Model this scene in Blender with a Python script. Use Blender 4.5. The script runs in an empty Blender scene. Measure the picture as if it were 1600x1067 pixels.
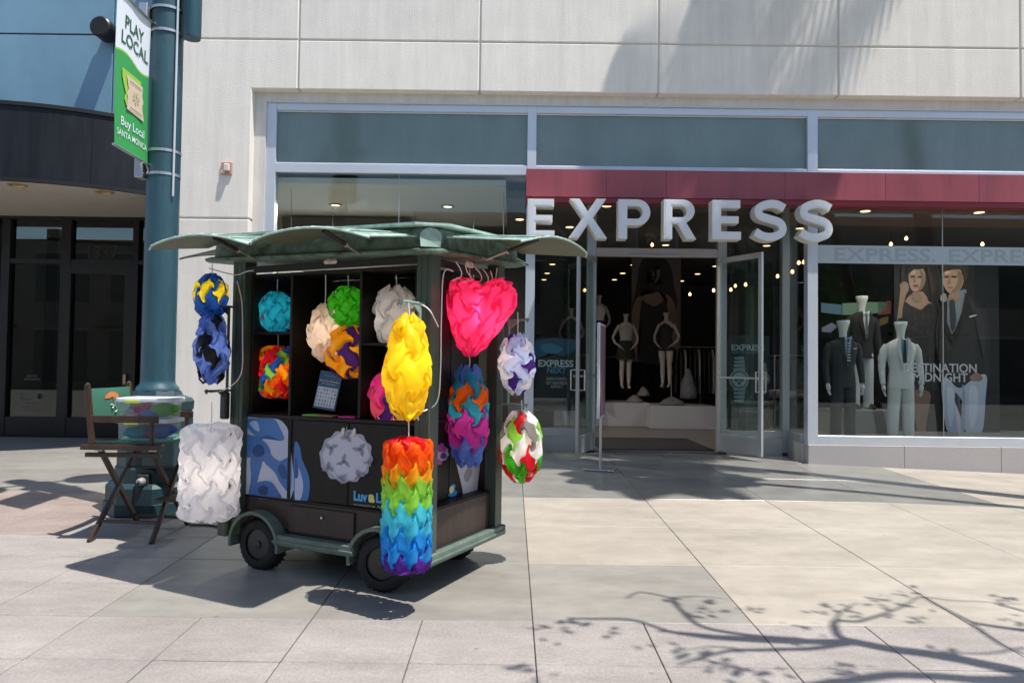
import bpy, bmesh, math, random
from mathutils import Vector, Matrix, noise
random.seed(7)
S = bpy.context.scene
C = S.collection
R = math.radians
# ------------------------------------------------------------------ camera, world, sun, exposure
CAM_H, FPX, PITCH, ROLL = 1.55, 1150.0, .0317, .0125
cd = bpy.data.cameras.new('camera'); cam = bpy.data.objects.new('camera', cd); C.objects.link(cam)
cd.sensor_width = 36; cd.lens = FPX/1600*36; cd.clip_start = .05; cd.clip_end = 900
CM = (Matrix.Rotation(math.pi/2+PITCH, 3, 'X') @ Matrix.Rotation(ROLL, 3, 'Z'))
cam.matrix_world = Matrix.Translation((0, 0, CAM_H)) @ CM.to_4x4()
S.camera = cam
SUN = Vector((-.34, .20, -1)).normalized()          # direction the light travels
w = bpy.data.worlds.new('World'); S.world = w; w.use_nodes = True
nt = w.node_tree; sky = nt.nodes.new('ShaderNodeTexSky'); sky.sky_type = 'NISHITA'; sky.sun_disc = False
sky.sun_elevation = math.asin(-SUN.z); sky.sun_rotation = math.atan2(-SUN.x, -SUN.y)
sky.air_density = 1.0; sky.dust_density = .8; sky.altitude = 20
bg = nt.nodes['Background']; nt.links.new(sky.outputs[0], bg.inputs[0]); bg.inputs[1].default_value = .115
sl = bpy.data.lights.new('sun', 'SUN'); sl.energy = 4.2; sl.angle = R(.53); sl.color = (1, .955, .89)
so = bpy.data.objects.new('sun', sl); C.objects.link(so); so.location = (3, -2, 12)
so.rotation_euler = SUN.to_track_quat('-Z', 'Y').to_euler()
S.view_settings.view_transform = 'Standard'; S.view_settings.look = 'None'
S.view_settings.exposure = 0.80; S.view_settings.gamma = 1; S.view_settings.use_curve_mapping = False
S.cycles.max_bounces = 14; S.cycles.diffuse_bounces = 9; S.cycles.transmission_bounces = 10; S.cycles.transparent_max_bounces = 24

# ------------------------------------------------------------------ measuring helpers
O = Vector((0, 0, CAM_H))
def ray(x, y): return CM @ Vector(((x-800)/FPX, -(y-533.5)/FPX, -1))
def at(x, y, Y):                                   # point seen at photo pixel x,y on the plane at depth Y
    d = ray(x, y); return O + d*(Y/d.y)
def ax(x, Y, y=400): return at(x, y, Y).x
def az(x, y, Y): return at(x, y, Y).z
def g(X, Y): return .0245*max(0, min(Y, 12.5)) - max(0, min(X, 14)-3.5)*.034*max(0, min(Y/10.2, 1))
def gnd(x, y):
    z = .1
    for i in range(25):
        d = ray(x, y); p = O + d*((z-CAM_H)/d.z); z = g(p.x, p.y)
    return p
CA = R(154); CUu = Vector((math.cos(CA), math.sin(CA), 0)); CV = Vector((math.sin(CA), -math.cos(CA), 0))
C0 = Vector((-.53, 4.5, .115))
def cw(u, v, h): return C0 + u*CUu + v*CV + Vector((0, 0, h))
def onF1(x, y, v): d = ray(x, y); n = CV; t = ((C0+v*CV-O).dot(n))/d.dot(n); return O+t*d
def onF2(x, y, u): d = ray(x, y); n = CUu; t = ((C0+u*CUu-O).dot(n))/d.dot(n); return O+t*d

# ------------------------------------------------------------------ materials
MC = {}
def mat(name, col, rough=.6, metal=0, nscale=0, namt=.12, bump=0, bscale=None, spec=.5, streak=None, coat=0, obrand=0, col2=None, detail=6):
    if name in MC: return MC[name]
    m = bpy.data.materials.new(name); m.use_nodes = True; n = m.node_tree; b = n.nodes['Principled BSDF']
    b.inputs['Roughness'].default_value = rough; b.inputs['Metallic'].default_value = metal
    b.inputs['Specular IOR Level'].default_value = spec; b.inputs['Coat Weight'].default_value = coat
    b.inputs['Base Color'].default_value = (*col, 1)
    if nscale or bump or obrand:
        tc = n.nodes.new('ShaderNodeTexCoord'); src = tc.outputs['Object']
        if streak:
            mp = n.nodes.new('ShaderNodeMapping'); mp.inputs['Scale'].default_value = streak; n.links.new(src, mp.inputs[0]); src = mp.outputs[0]
        out = None
        if nscale:
            nz = n.nodes.new('ShaderNodeTexNoise'); nz.inputs['Scale'].default_value = nscale; nz.inputs['Detail'].default_value = detail; nz.inputs['Roughness'].default_value = .65
            n.links.new(src, nz.inputs['Vector'])
            rp = n.nodes.new('ShaderNodeValToRGB'); rp.color_ramp.elements[0].position = .3; rp.color_ramp.elements[1].position = .7
            c2 = col2 or tuple(min(1, c*(1+namt)) for c in col)
            c1 = col if col2 else tuple(c*(1-namt) for c in col)
            rp.color_ramp.elements[0].color = (*c1, 1); rp.color_ramp.elements[1].color = (*c2, 1)
            n.links.new(nz.outputs['Fac'], rp.inputs[0]); out = rp.outputs[0]
        if obrand:
            oi = n.nodes.new('ShaderNodeObjectInfo'); mr = n.nodes.new('ShaderNodeMapRange')
            mr.inputs['To Min'].default_value = 1-obrand; mr.inputs['To Max'].default_value = 1+obrand; n.links.new(oi.outputs['Random'], mr.inputs[0])
            mx = n.nodes.new('ShaderNodeVectorMath'); mx.operation = 'SCALE'
            if out: n.links.new(out, mx.inputs[0])
            else: mx.inputs[0].default_value = col
            n.links.new(mr.outputs[0], mx.inputs['Scale']); out = mx.outputs[0]
        if out: n.links.new(out, b.inputs['Base Color'])
        if bump:
            n2 = n.nodes.new('ShaderNodeTexNoise'); n2.inputs['Scale'].default_value = bscale or nscale*3; n2.inputs['Detail'].default_value = 4
            n.links.new(src, n2.inputs['Vector'])
            bm_ = n.nodes.new('ShaderNodeBump'); bm_.inputs['Strength'].default_value = bump; bm_.inputs['Distance'].default_value = .01
            n.links.new(n2.outputs['Fac'], bm_.inputs['Height']); n.links.new(bm_.outputs[0], b.inputs['Normal'])
    MC[name] = m; return m
def emis(name, col, st):
    if name in MC: return MC[name]
    m = bpy.data.materials.new(name); m.use_nodes = True; b = m.node_tree.nodes['Principled BSDF']
    b.inputs['Base Color'].default_value = (*col, 1); b.inputs['Emission Color'].default_value = (*col, 1); b.inputs['Emission Strength'].default_value = st
    MC[name] = m; return m
def flat(col, rough=.6): return mat('ink_%02x%02x%02x' % tuple(int(c*255) for c in col), col, rough)
def hx(s): return tuple(((int(s[i:i+2], 16)/255+.055)/1.055)**2.4 if int(s[i:i+2], 16) > 10 else int(s[i:i+2], 16)/255/12.92 for i in (0, 2, 4))
def sheet(name, col, trans=.4, rough=.35):          # translucent plastic sheet
    if name in MC: return MC[name]
    m = bpy.data.materials.new(name); m.use_nodes = True; n = m.node_tree; b = n.nodes['Principled BSDF']; o = n.nodes['Material Output']
    b.inputs['Base Color'].default_value = (*col, 1); b.inputs['Roughness'].default_value = .42; b.inputs['Specular IOR Level'].default_value = .3
    t = n.nodes.new('ShaderNodeBsdfTranslucent'); t.inputs[0].default_value = (*tuple(min(1, c*1.05) for c in col), 1)
    x = n.nodes.new('ShaderNodeMixShader'); x.inputs[0].default_value = trans
    n.links.new(b.outputs[0], x.inputs[1]); n.links.new(t.outputs[0], x.inputs[2]); n.links.new(x.outputs[0], o.inputs[0]); MC[name] = m; return m
def glassmat(name, tint=(.8, .86, .84), k=1.0, rough=.0, base=.06, wav=.0):
    if name in MC: return MC[name]
    m = bpy.data.materials.new(name); m.use_nodes = True; n = m.node_tree; o = n.nodes['Material Output']; n.nodes.remove(n.nodes['Principled BSDF'])
    t = n.nodes.new('ShaderNodeBsdfTransparent'); t.inputs[0].default_value = (*tint, 1)
    gl = n.nodes.new('ShaderNodeBsdfGlossy'); gl.inputs['Roughness'].default_value = rough; gl.inputs[0].default_value = (.95, 1, .98, 1)
    lwt = n.nodes.new('ShaderNodeLayerWeight'); f = n.nodes.new('ShaderNodeMath'); f.operation = 'POWER'; f.inputs[1].default_value = 4.5; n.links.new(lwt.outputs['Facing'], f.inputs[0])
    a = n.nodes.new('ShaderNodeMath'); a.operation = 'MULTIPLY_ADD'; a.inputs[1].default_value = k; a.inputs[2].default_value = base; n.links.new(f.outputs[0], a.inputs[0])
    x = n.nodes.new('ShaderNodeMixShader'); n.links.new(a.outputs[0], x.inputs[0]); n.links.new(t.outputs[0], x.inputs[1]); n.links.new(gl.outputs[0], x.inputs[2]); n.links.new(x.outputs[0], o.inputs[0])
    MC[name] = m; return m

# ------------------------------------------------------------------ mesh helpers
class MB:
    def __init__(s): s.v = []; s.f = []; s.m = []; s.k = 0
    def add(s, vs, fs):
        n = len(s.v); s.v += [tuple(p) for p in vs]; s.f += [tuple(i+n for i in f) for f in fs]; s.m += [s.k]*len(fs); return s
    def box(s, x0, x1, y0, y1, z0, z1):
        x0, x1 = min(x0, x1), max(x0, x1); y0, y1 = min(y0, y1), max(y0, y1); z0, z1 = min(z0, z1), max(z0, z1)
        return s.add([(x0,y0,z0),(x1,y0,z0),(x1,y1,z0),(x0,y1,z0),(x0,y0,z1),(x1,y0,z1),(x1,y1,z1),(x0,y1,z1)],
                     [(0,3,2,1),(4,5,6,7),(0,1,5,4),(1,2,6,5),(2,3,7,6),(3,0,4,7)])
    def prism(s, pts, off):                          # polygon (3D points) extruded by vector off
        n = len(pts); o = Vector(off); P = [Vector(p) for p in pts]
        return s.add(P+[p+o for p in P], [tuple(range(n-1, -1, -1)), tuple(range(n, 2*n))]+[(i, (i+1) % n, n+(i+1) % n, n+i) for i in range(n)])
    def poly(s, pts): return s.add(pts, [tuple(range(len(pts)))])
    def rings(s, rs, cap=True, closed=True):
        n = len(rs[0]); vs = [p for r_ in rs for p in r_]; fs = []
        for i in range(len(rs)-1):
            for j in range(n if closed else n-1):
                a, b = i*n+j, i*n+(j+1) % n; fs.append((a, b, b+n, a+n))
        if cap: fs += [tuple(range(n-1, -1, -1)), tuple(range((len(rs)-1)*n, len(rs)*n))]
        return s.add(vs, fs)
    def tube(s, pts, r, n=8):
        P = [Vector(p) for p in pts]; rr = r if isinstance(r, (list, tuple)) else [r]*len(P); rs = []
        up = None
        for i, p in enumerate(P):
            t = (P[min(i+1, len(P)-1)]-P[max(i-1, 0)]).normalized()
            if up is None: up = Vector((0, 0, 1)) if abs(t.z) < .9 else Vector((0, 1, 0))
            a = t.cross(up).normalized(); b = a.cross(t).normalized(); up = b
            rs.append([p+rr[i]*(a*math.cos(2*math.pi*j/n)+b*math.sin(2*math.pi*j/n)) for j in range(n)])
        return s.rings(rs)
    def lathe(s, prof, c=(0, 0, 0), n=24, axis='Z', ex=1, ey=1, cap=True):    # prof: (h, r)
        rs = []
        for h, r in prof:
            ring = []
            for j in range(n):
                a = 2*math.pi*j/n; x, y = r*math.cos(a)*ex, r*math.sin(a)*ey
                p = (x, y, h) if axis == 'Z' else ((x, h, y) if axis == 'Y' else (h, x, y))
                ring.append((p[0]+c[0], p[1]+c[1], p[2]+c[2]))
            rs.append(ring)
        return s.rings(rs, cap)
    def loft(s, secs, n=16, pw=2.0):                 # secs: (cx, cy, z, rx, ry)
        rs = []
        for cx, cy, z, rx, ry in secs:
            rs.append([(cx+rx*math.copysign(abs(math.cos(a))**(2/pw), math.cos(a)), cy+ry*math.copysign(abs(math.sin(a))**(2/pw), math.sin(a)), z) for a in [2*math.pi*j/n for j in range(n)]])
        return s.rings(rs)
    def build(s, name, m, parent=None, smooth=False, bevel=0, loc=None, fix=True):
        me = bpy.data.meshes.new(name); me.from_pydata(s.v, [], s.f)
        for q in (m if isinstance(m, (list, tuple)) else [m]): me.materials.append(q)
        for p, k in zip(me.polygons, s.m): p.material_index = k
        if fix:
            b = bmesh.new(); b.from_mesh(me); bmesh.ops.recalc_face_normals(b, faces=b.faces)
            if bevel: bmesh.ops.bevel(b, geom=b.edges[:], offset=bevel, segments=1, affect='EDGES')
            b.to_mesh(me); b.free()
        if smooth:
            for p in me.polygons: p.use_smooth = True
            if smooth == 'auto': me.set_sharp_from_angle(angle=R(38))
        o = bpy.data.objects.new(name, me); C.objects.link(o)
        if parent: o.parent = parent
        if loc: o.location = loc
        return o
def tag(o, label=None, cat=None, group=None, kind=None):
    if label: o['label'] = label
    if cat: o['category'] = cat
    if group: o['group'] = group
    if kind: o['kind'] = kind
    return o
def empty(name, loc=(0, 0, 0), rz=0, label=None, cat=None, group=None, kind=None):
    o = bpy.data.objects.new(name, None); C.objects.link(o); o.location = loc; o.rotation_euler = (0, 0, rz); o.empty_display_size = .1
    return tag(o, label, cat, group, kind)
def box(name, m, parent, *d, bevel=0, **k): return MB().box(*d).build(name, m, parent, bevel=bevel, **k)
def copy_tree(o, parent=None):
    c = o.copy(); C.objects.link(c); c.parent = parent
    for ch in list(o.children): copy_tree(ch, c)
    return c
def smoothpts(P, k=4, closed=True):                  # Catmull-Rom through 2D/3D points
    P = [Vector(p) for p in P]; n = len(P); out = []
    for i in range(n if closed else n-1):
        a, b, c, d = (P[(i-1) % n], P[i], P[(i+1) % n], P[(i+2) % n]) if closed else (P[max(i-1, 0)], P[i], P[i+1], P[min(i+2, n-1)])
        for j in range(k):
            t = j/k; out.append(.5*((2*b)+(c-a)*t+(2*a-5*b+4*c-d)*t*t+(3*b-a-3*c+d)*t**3))
    if not closed: out.append(P[-1])
    return out
def text(s, name, m, parent, x0, x1, z0, z1, y, ext=.002, bold=0.0, rot=None):   # lettering fitted to a box, facing -Y
    cu = bpy.data.curves.new(name, 'FONT'); cu.body = s; cu.extrude = 0; cu.offset = bold; cu.resolution_u = 3
    t = bpy.data.objects.new(name, cu); C.objects.link(t); bpy.context.view_layer.update()
    me = bpy.data.meshes.new_from_object(t.evaluated_get(bpy.context.evaluated_depsgraph_get())); bpy.data.objects.remove(t)
    xs = [v.co.x for v in me.vertices]; ys = [v.co.y for v in me.vertices]
    a, b, c, d = min(xs), max(xs), min(ys), max(ys)
    bm_ = bmesh.new(); bm_.from_mesh(me)
    r = bmesh.ops.extrude_face_region(bm_, geom=bm_.faces[:])
    up = [v for v in r['geom'] if isinstance(v, bmesh.types.BMVert)]
    for v in bm_.verts: v.co = Vector((x0+(v.co.x-a)/(b-a)*(x1-x0), y, z0+(v.co.y-c)/(d-c)*(z1-z0)))
    for v in up: v.co.y = y-ext
    bmesh.ops.recalc_face_normals(bm_, faces=bm_.faces)
    for f_ in bm_.faces: f_.smooth = False
    bm_.to_mesh(me); bm_.free(); me.materials.clear(); me.materials.append(m)
    o = bpy.data.objects.new(name, me); C.objects.link(o)
    if parent: o.parent = parent
    return o
def art(name, parent, Y, shapes, sm=4, t=.0012):     # flat print: coloured shapes drawn at photo pixels on plane Y
    b = MB(); ms = []; 
    for i, (colr, pts) in enumerate(shapes):
        m = flat(hx(colr)); 
        if m not in ms: ms.append(m)
        b.k = ms.index(m); y = Y-.002-i*t
        q = smoothpts([(p[0], p[1], 0) for p in pts], sm) if sm > 1 else [Vector((p[0], p[1], 0)) for p in pts]
        P = [at(p.x, p.y, y) for p in q]
        # triangulate concave outline
        bm_ = bmesh.new(); f = bm_.faces.new([bm_.verts.new(p) for p in P]); r = bmesh.ops.triangulate(bm_, faces=[f]); bm_.verts.index_update()
        b.add([v.co for v in bm_.verts], [[v.index for v in f.verts] for f in bm_.faces]); bm_.free()
    return b.build(name, ms, parent)

# ------------------------------------------------------------------ palette
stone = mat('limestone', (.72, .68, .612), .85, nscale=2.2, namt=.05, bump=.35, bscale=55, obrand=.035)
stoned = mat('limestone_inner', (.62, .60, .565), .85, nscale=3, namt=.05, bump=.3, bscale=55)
alu = mat('painted_aluminium', (.57, .605, .65), .35, .35, nscale=5, namt=.04)
alud = mat('satin_aluminium', (.42, .43, .44), .35, .6)
red = mat('red_enamel', (.27, .058, .072), .38, nscale=1.2, namt=.12)
redd = mat('dark_red_enamel', (.2, .015, .025), .4)
spand = mat('teal_spandrel_glass', (.145, .205, .195), .12, nscale=.8, namt=.1, spec=.6)
shopglass = glassmat('shop_glass', (.86, .91, .90), 1.0, base=.035)
darkglass = glassmat('dark_tinted_glass', (.35, .38, .37), .9, base=.05)
plinthm = mat('granite_plinth', (.40, .375, .36), .6, nscale=60, namt=.12)
blackm = mat('black_void', (.012, .012, .013), .7)
bronze = mat('dark_bronze', (.018, .017, .016), .4, .3)
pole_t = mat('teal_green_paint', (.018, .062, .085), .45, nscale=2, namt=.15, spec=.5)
cartg = mat('cart_green_paint', (.05, .07, .05), .42, nscale=9, namt=.18, bump=.05, bscale=30)
rail_g = mat('rail_green_paint', (.105, .15, .12), .42, nscale=12, namt=.2)
wood = mat('black_brown_laminate', (.0095, .0072, .0062), .5, nscale=14, spec=.3, namt=.3, streak=(1, 1, .08))
woodb = mat('brown_laminate', (.032, .019, .015), .5, nscale=18, namt=.3, streak=(1, 1, .1))
rubber = mat('tyre_rubber', (.012, .012, .012), .75, nscale=30, namt=.3)
dwood = mat('dark_varnished_wood', (.045, .024, .016), .35, nscale=12, namt=.4, streak=(1, 1, .15))
wirem = mat('white_cord', (.75, .75, .72), .5)
verd = mat('verdigris_dark', (.012, .03, .02), .55, nscale=11, col2=(.17, .26, .205), bump=.2, bscale=60, detail=9)
mint = mat('verdigris_mint', (.20, .30, .25), .5, nscale=12, col2=(.48, .62, .55), detail=8)
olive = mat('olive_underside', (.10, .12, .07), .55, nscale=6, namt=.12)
steel = mat('galvanised_steel', (.5, .5, .5), .35, .8)

def weather(m, scale3, base, lo, hi, spots=False):
    n = m.node_tree; b = n.nodes['Principled BSDF']; L_ = b.inputs['Base Color'].links; ge = n.nodes.new('ShaderNodeNewGeometry'); mp = n.nodes.new('ShaderNodeMapping'); mp.inputs['Scale'].default_value = scale3
    nz = n.nodes.new('ShaderNodeTexNoise'); nz.inputs['Scale'].default_value = base; nz.inputs['Detail'].default_value = 7; nz.inputs['Roughness'].default_value = .7
    n.links.new(ge.outputs['Position'], mp.inputs[0]); n.links.new(mp.outputs[0], nz.inputs['Vector'])
    mr = n.nodes.new('ShaderNodeMapRange'); mr.inputs['From Min'].default_value = .32; mr.inputs['From Max'].default_value = .68; mr.inputs['To Min'].default_value = lo; mr.inputs['To Max'].default_value = hi
    n.links.new(nz.outputs['Fac'], mr.inputs[0]); fac = mr.outputs[0]
    if spots:
        vo = n.nodes.new('ShaderNodeTexVoronoi'); vo.inputs['Scale'].default_value = 2.6; n.links.new(ge.outputs['Position'], vo.inputs['Vector'])
        m2 = n.nodes.new('ShaderNodeMapRange'); m2.inputs['From Min'].default_value = .03; m2.inputs['From Max'].default_value = .045; m2.inputs['To Min'].default_value = .72; m2.inputs['To Max'].default_value = 1
        n.links.new(vo.outputs['Distance'], m2.inputs[0]); mu = n.nodes.new('ShaderNodeMath'); mu.operation = 'MULTIPLY'; n.links.new(fac, mu.inputs[0]); n.links.new(m2.outputs[0], mu.inputs[1]); fac = mu.outputs[0]
    sc = n.nodes.new('ShaderNodeVectorMath'); sc.operation = 'SCALE'
    if L_: n.links.new(L_[0].from_socket, sc.inputs[0])
    else: sc.inputs[0].default_value = b.inputs['Base Color'].default_value[:3]
    n.links.new(fac, sc.inputs['Scale']); n.links.new(sc.outputs[0], b.inputs['Base Color']); return m
weather(stone, (5, 5, .35), 1.7, .91, 1.05); weather(stoned, (5, 5, .4), 2, .88, 1.05); weather(red, (4, 4, .5), 1.2, .8, 1.1); weather(pole_t, (6, 6, .8), 3, .8, 1.15)
weather(spand, (1.2, 1.2, .25), 1.5, .86, 1.1)
# ------------------------------------------------------------------ ground
def ground_mesh(nx, x0, x1, ny, y0, y1, dz):
    b = MB(); X = [x0+(x1-x0)*i/nx for i in range(nx+1)]; Yv = [y0+(y1-y0)*i/ny for i in range(ny+1)]
    for k in (-150, -60): X.insert(0, k) if k < X[0] else None
    X = sorted(set(X+[-150, 150])); Yv = sorted(set(Yv+[-150, 150])); n = len(X)
    b.add([(x, y, g(x, y)+dz) for y in Yv for x in X], [(j*n+i, j*n+i+1, (j+1)*n+i+1, (j+1)*n+i) for j in range(len(Yv)-1) for i in range(n-1)])
    return b
tag(ground_mesh(56, -14, 14, 52, 0, 13, -.018).build('ground', mat('mortar_bed', (.26, .245, .215), .9, nscale=3, namt=.15)), 'sandy mortar bed under the paving of the promenade', kind='structure')
def slabmat(name, c, sp, amt, rough, rnd=.04):
    m = mat(name, c, rough, nscale=sp, namt=amt, obrand=rnd, bump=.12, bscale=120, detail=9, spec=.35)
    weather(m, (.9, 2.2, 1), 1.6, .80, 1.13, True)
    return m
s_pink = slabmat('slab_speckled_pink_grey', (.265, .24, .222), 70, .2, .7)
s_grey = slabmat('slab_smooth_grey', (.235, .222, .198), 6, .07, .42)
s_green = slabmat('slab_sealed_grey_green', (.195, .19, .172), 4, .12, .28)
s_beige = slabmat('slab_beige', (.325, .292, .246), 6, .06, .5)
s_red = slabmat('slab_reddish', (.25, .20, .178), 40, .15, .65)
pave = empty('pavement', (0, 0, 0), label='promenade paving of beige, grey and pinkish slabs with thin joints', kind='structure')
def slab(x0, x1, y0, y1, m, dz=0):
    j = .0028; x0 += j; x1 -= j; y0 += j; y1 -= j; e = .003
    b = MB(); cx, cy = (x0+x1)/2, (y0+y1)/2; nx = 1 if x1-x0 < 1.5 else 3
    T = lambda x, y, d: (x-cx, y-cy, g(x, y)-g(cx, cy)+d)
    top = [T(x0+e, y0+e, 0), T(x1-e, y0+e, 0), T(x1-e, y1-e, 0), T(x0+e, y1-e, 0)]
    mid = [T(x0, y0, -e), T(x1, y0, -e), T(x1, y1, -e), T(x0, y1, -e)]; bot = [T(x0, y0, -.028), T(x1, y0, -.028), T(x1, y1, -.028), T(x0, y1, -.028)]
    b.rings([bot, mid, top]); b.build('paving_slab', m, pave, loc=(cx, cy, g(cx, cy)+dz+random.uniform(-.0008, .0008)))
GX = .1365; W1 = 1.2485
for k in range(-7, 8):                                # near half slabs
    for r in range(5): slab(GX+k*W1/2, GX+(k+1)*W1/2, 4.21-(r+1)*.57, 4.21-r*.57, s_pink)
YR = [4.21, 5.325, 6.44, 7.64]
for r in range(3):
    for k in range(-2, 6):
        m = s_beige if (k >= 1 or (k >= 0 and r > 0)) else s_grey
        slab(GX+k*W1, GX+(k+1)*W1, YR[r], YR[r+1], m)
YL = [4.21, 4.78, 5.35, 5.93, 6.5, 7.07, 7.64]
for r in range(6):
    for k in range(-11, -4):
        x0 = GX+k*W1/2+(0 if 1 else 0)
        slab(x0, x0+W1/2, YL[r], YL[r+1], s_red if (r >= 3 and k < -6) else s_pink)
YB = [7.64, 8.95, 10.26]
for r in range(2):
    for k in range(-8, 7):
        slab(GX+k*W1, GX+(k+1)*W1, YB[r], YB[r+1], (s_green if k < 4 else s_beige) if k >= -2 else s_grey)
for k in range(-8, -3): slab(GX+k*W1, GX+(k+1)*W1, 10.26, 11.85, s_grey)
slab(.3, 2.2, 10.26, 10.98, s_green); slab(2.2, 4.05, 10.26, 10.98, s_green)

seal = mat('joint_seal_dark', (.03, .028, .025), .9)
for k, (ya, yb) in ((0, (4.21, 7.64)), (1, (4.21, 7.64)), (2, (3.07, 7.64)), (1, (3.07, 4.21)), (-2, (4.78, 7.64))):
    x = GX+k*W1; b = MB(); n_s = 6; b.rings([[(x-.0026, y, g(x, y)-.009), (x+.0026, y, g(x, y)-.009), (x+.0026, y, g(x, y)-.0025), (x-.0026, y, g(x, y)-.0025)] for y in [ya+(yb-ya)*i/n_s for i in range(n_s+1)]]); b.build('joint_seal', seal, pave)
# ------------------------------------------------------------------ limestone facade
YF, YG = 10.2, 10.36
ZC = 9.0
zj1, zj2, zj3 = az(1000, 69, YF), az(1000, 146, YF), az(330, 341, YF)
wall = empty('limestone_wall', (2.5, YF, .25), label='pale limestone shop facade of large panels round the store windows', cat='wall'); wo = Vector((2.5, YF, .25))
def wpanel(pts, name='stone_panel', m=stone, y0=YF, th=.3, par=wall, e=.006):
    b = MB(); b.prism([Vector((x, y0, z))-wo for x, z in pts], (0, th, 0)); return b.build(name, m, par, bevel=.012)
xs = [ax(275, YF, 60), ax(467, YF, 60), ax(750, YF, 60), ax(1029, YF, 60), ax(1310, YF, 60), ax(1594, YF, 60)]; xs += [xs[-1]+2.5, xs[-1]+5]
xj = ax(392, YF, 200); gp = .011
for i in range(len(xs)-1):
    a, b_ = xs[i]+gp, xs[i+1]-gp
    for z0, z1 in ((zj1+gp, zj1+1.3-gp), (zj1+1.3+gp, zj1+2.6-gp)):
        wpanel([(a, z0), (b_, z0), (b_, z1), (a, z1)])
    if i: wpanel([(a, zj2), (b_, zj2), (b_, zj1-gp), (a, zj1-gp)])
wpanel([(xs[0]+gp, zj3+gp), (xj, zj3+gp), (xj, zj2), (xs[1]-gp, zj2), (xs[1]-gp, zj1-gp), (xs[0]+gp, zj1-gp)])
wpanel([(xs[0]+gp, .2), (xj, .2), (xj, zj3-gp), (xs[0]+gp, zj3-gp)])
xl, xr_ = ax(412, YG, 400), xs[-1]
ztop = az(620, 162, YG)
# recess lining and joint backing
box('backing_wall', mat('joint_mortar', (.56, .525, .46), .9), wall, xs[0]-wo.x, xs[-1]-wo.x, .016, .34, zj2+.02-wo.z, zj1+2.6-wo.z)
box('backing_wall', MC['joint_mortar'], wall, xs[0]-wo.x, xj-.02-wo.x, .016, .34, .2-wo.z, zj2-wo.z)
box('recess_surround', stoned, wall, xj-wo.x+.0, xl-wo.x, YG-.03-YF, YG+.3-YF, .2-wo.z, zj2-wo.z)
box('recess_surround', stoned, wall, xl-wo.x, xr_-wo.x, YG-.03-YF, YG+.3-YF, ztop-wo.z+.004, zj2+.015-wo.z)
# body of the building behind, roof over the shop
body = MB(); body.box(xs[0]+.1, xs[-1]+3, YF+.36, 24, 4.35, 7.9)
body.build('upper_storey', MC['joint_mortar'], wall, loc=(-wo.x, -wo.y, -wo.z))

# shopfront frame
sf = empty('shopfront', (2.5, YG, .25), label='grey aluminium shopfront framing with teal transom panes above the windows', cat='shopfront'); so_ = Vector((2.5, YG, .25))
def sbox(name, m, x0, x1, y0, y1, z0, z1, par=None, bevel=.004):
    return box(name, m, par or sf, x0-so_.x, x1-so_.x, y0-so_.y, y1-so_.y, z0-so_.z, z1-so_.z, bevel=bevel)
mx = [(ax(412, YG), ax(427, YG)), (ax(822, YG), ax(836, YG)), (ax(1262, YG), ax(1278, YG)), (ax(1712, YG), ax(1728, YG))]
zt0 = az(620, 174, YG); zr1, zr0 = az(620, 257, YG), az(620, 271, YG); zs1, zs0 = az(1400, 682, YG), az(1400, 696, YG)
for i, (a, b_) in enumerate(mx): sbox('mullion', alu, a, b_, YG, YG+.14, zs0 if i != 1 else zs0, ztop)
sbox('head_rail', alu, mx[0][1]+.001, mx[-1][0]-.001, YG+.004, YG+.13, zt0, ztop-.001)
sbox('head_trim', alu, mx[0][0]-.0, mx[-1][1], YG-.03, YG-.002, ztop-.012, ztop+.004)
for i in range(3):
    a, b_ = mx[i][1]+.001, mx[i+1][0]-.001
    sbox('transom_rail', alu, a, b_, YG+.004, YG+.13, zr0, zr1)
    sbox('transom_bead', alu, a, b_, YG+.03, YG+.05, zr1, zr1+.02); sbox('transom_bead', alu, a, b_, YG+.03, YG+.05, zt0-.02, zt0)
    sbox('transom_pane', spand, a, b_, YG+.055, YG+.07, zr1+.0, zt0-.0, bevel=0)
# left window
a, b_ = mx[0][1]+.001, mx[1][0]-.001
sbox('sill_rail', alu, a, b_, YG+.004, YG+.13, zs0, zs1)
xm = ax(622, YG+.06)
sbox('window_pane', shopglass, a, xm-.004, YG+.06, YG+.072, zs1, zr0, bevel=0); sbox('window_pane', shopglass, xm+.004, b_, YG+.06, YG+.072, zs1, zr0, bevel=0)
sbox('pane_joint', alud, xm-.004, xm+.004, YG+.058, YG+.074, zs1, zr0, bevel=0)
# right window
a, b_ = mx[2][1]+.001, mx[3][0]-.001; zw1 = az(1440, 322, YG+.06)
sbox('sill_rail', alu, a, b_, YG+.004, YG+.13, zs0, zs1)
xm = ax(1473, YG+.06)
sbox('window_pane', shopglass, a, xm-.004, YG+.06, YG+.072, zs1, zr0, bevel=0); sbox('window_pane', shopglass, xm+.004, b_, YG+.06, YG+.072, zs1, zr0, bevel=0)
sbox('pane_joint', alud, xm-.004, xm+.004, YG+.058, YG+.074, zs1, zr0, bevel=0)
# plinth stones
pl = empty('plinth', (5.8, YG, .1), label='low granite plinth of long blocks under the suit display window', cat='plinth')
px = [ax(1262, YG, 700), ax(1412, YG, 700), ax(1563, YG, 700), ax(1712, YG, 700), ax(1850, YG, 700)]
for i in range(4): MB().box(px[i]+.002-5.8, px[i+1]-.002-5.8, -.02, .2, -.25, zs0-.002-.1).build('stone_block', plinthm, pl, bevel=.004)
for (x0, x1) in ((xl, -1.2), (-1.2, ax(822, YG))): MB().box(x0+.002-5.8, x1-.002-5.8, -.02, .2, 0, zs0-.002-.1).build('stone_block', plinthm, pl, bevel=.004)
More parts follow.
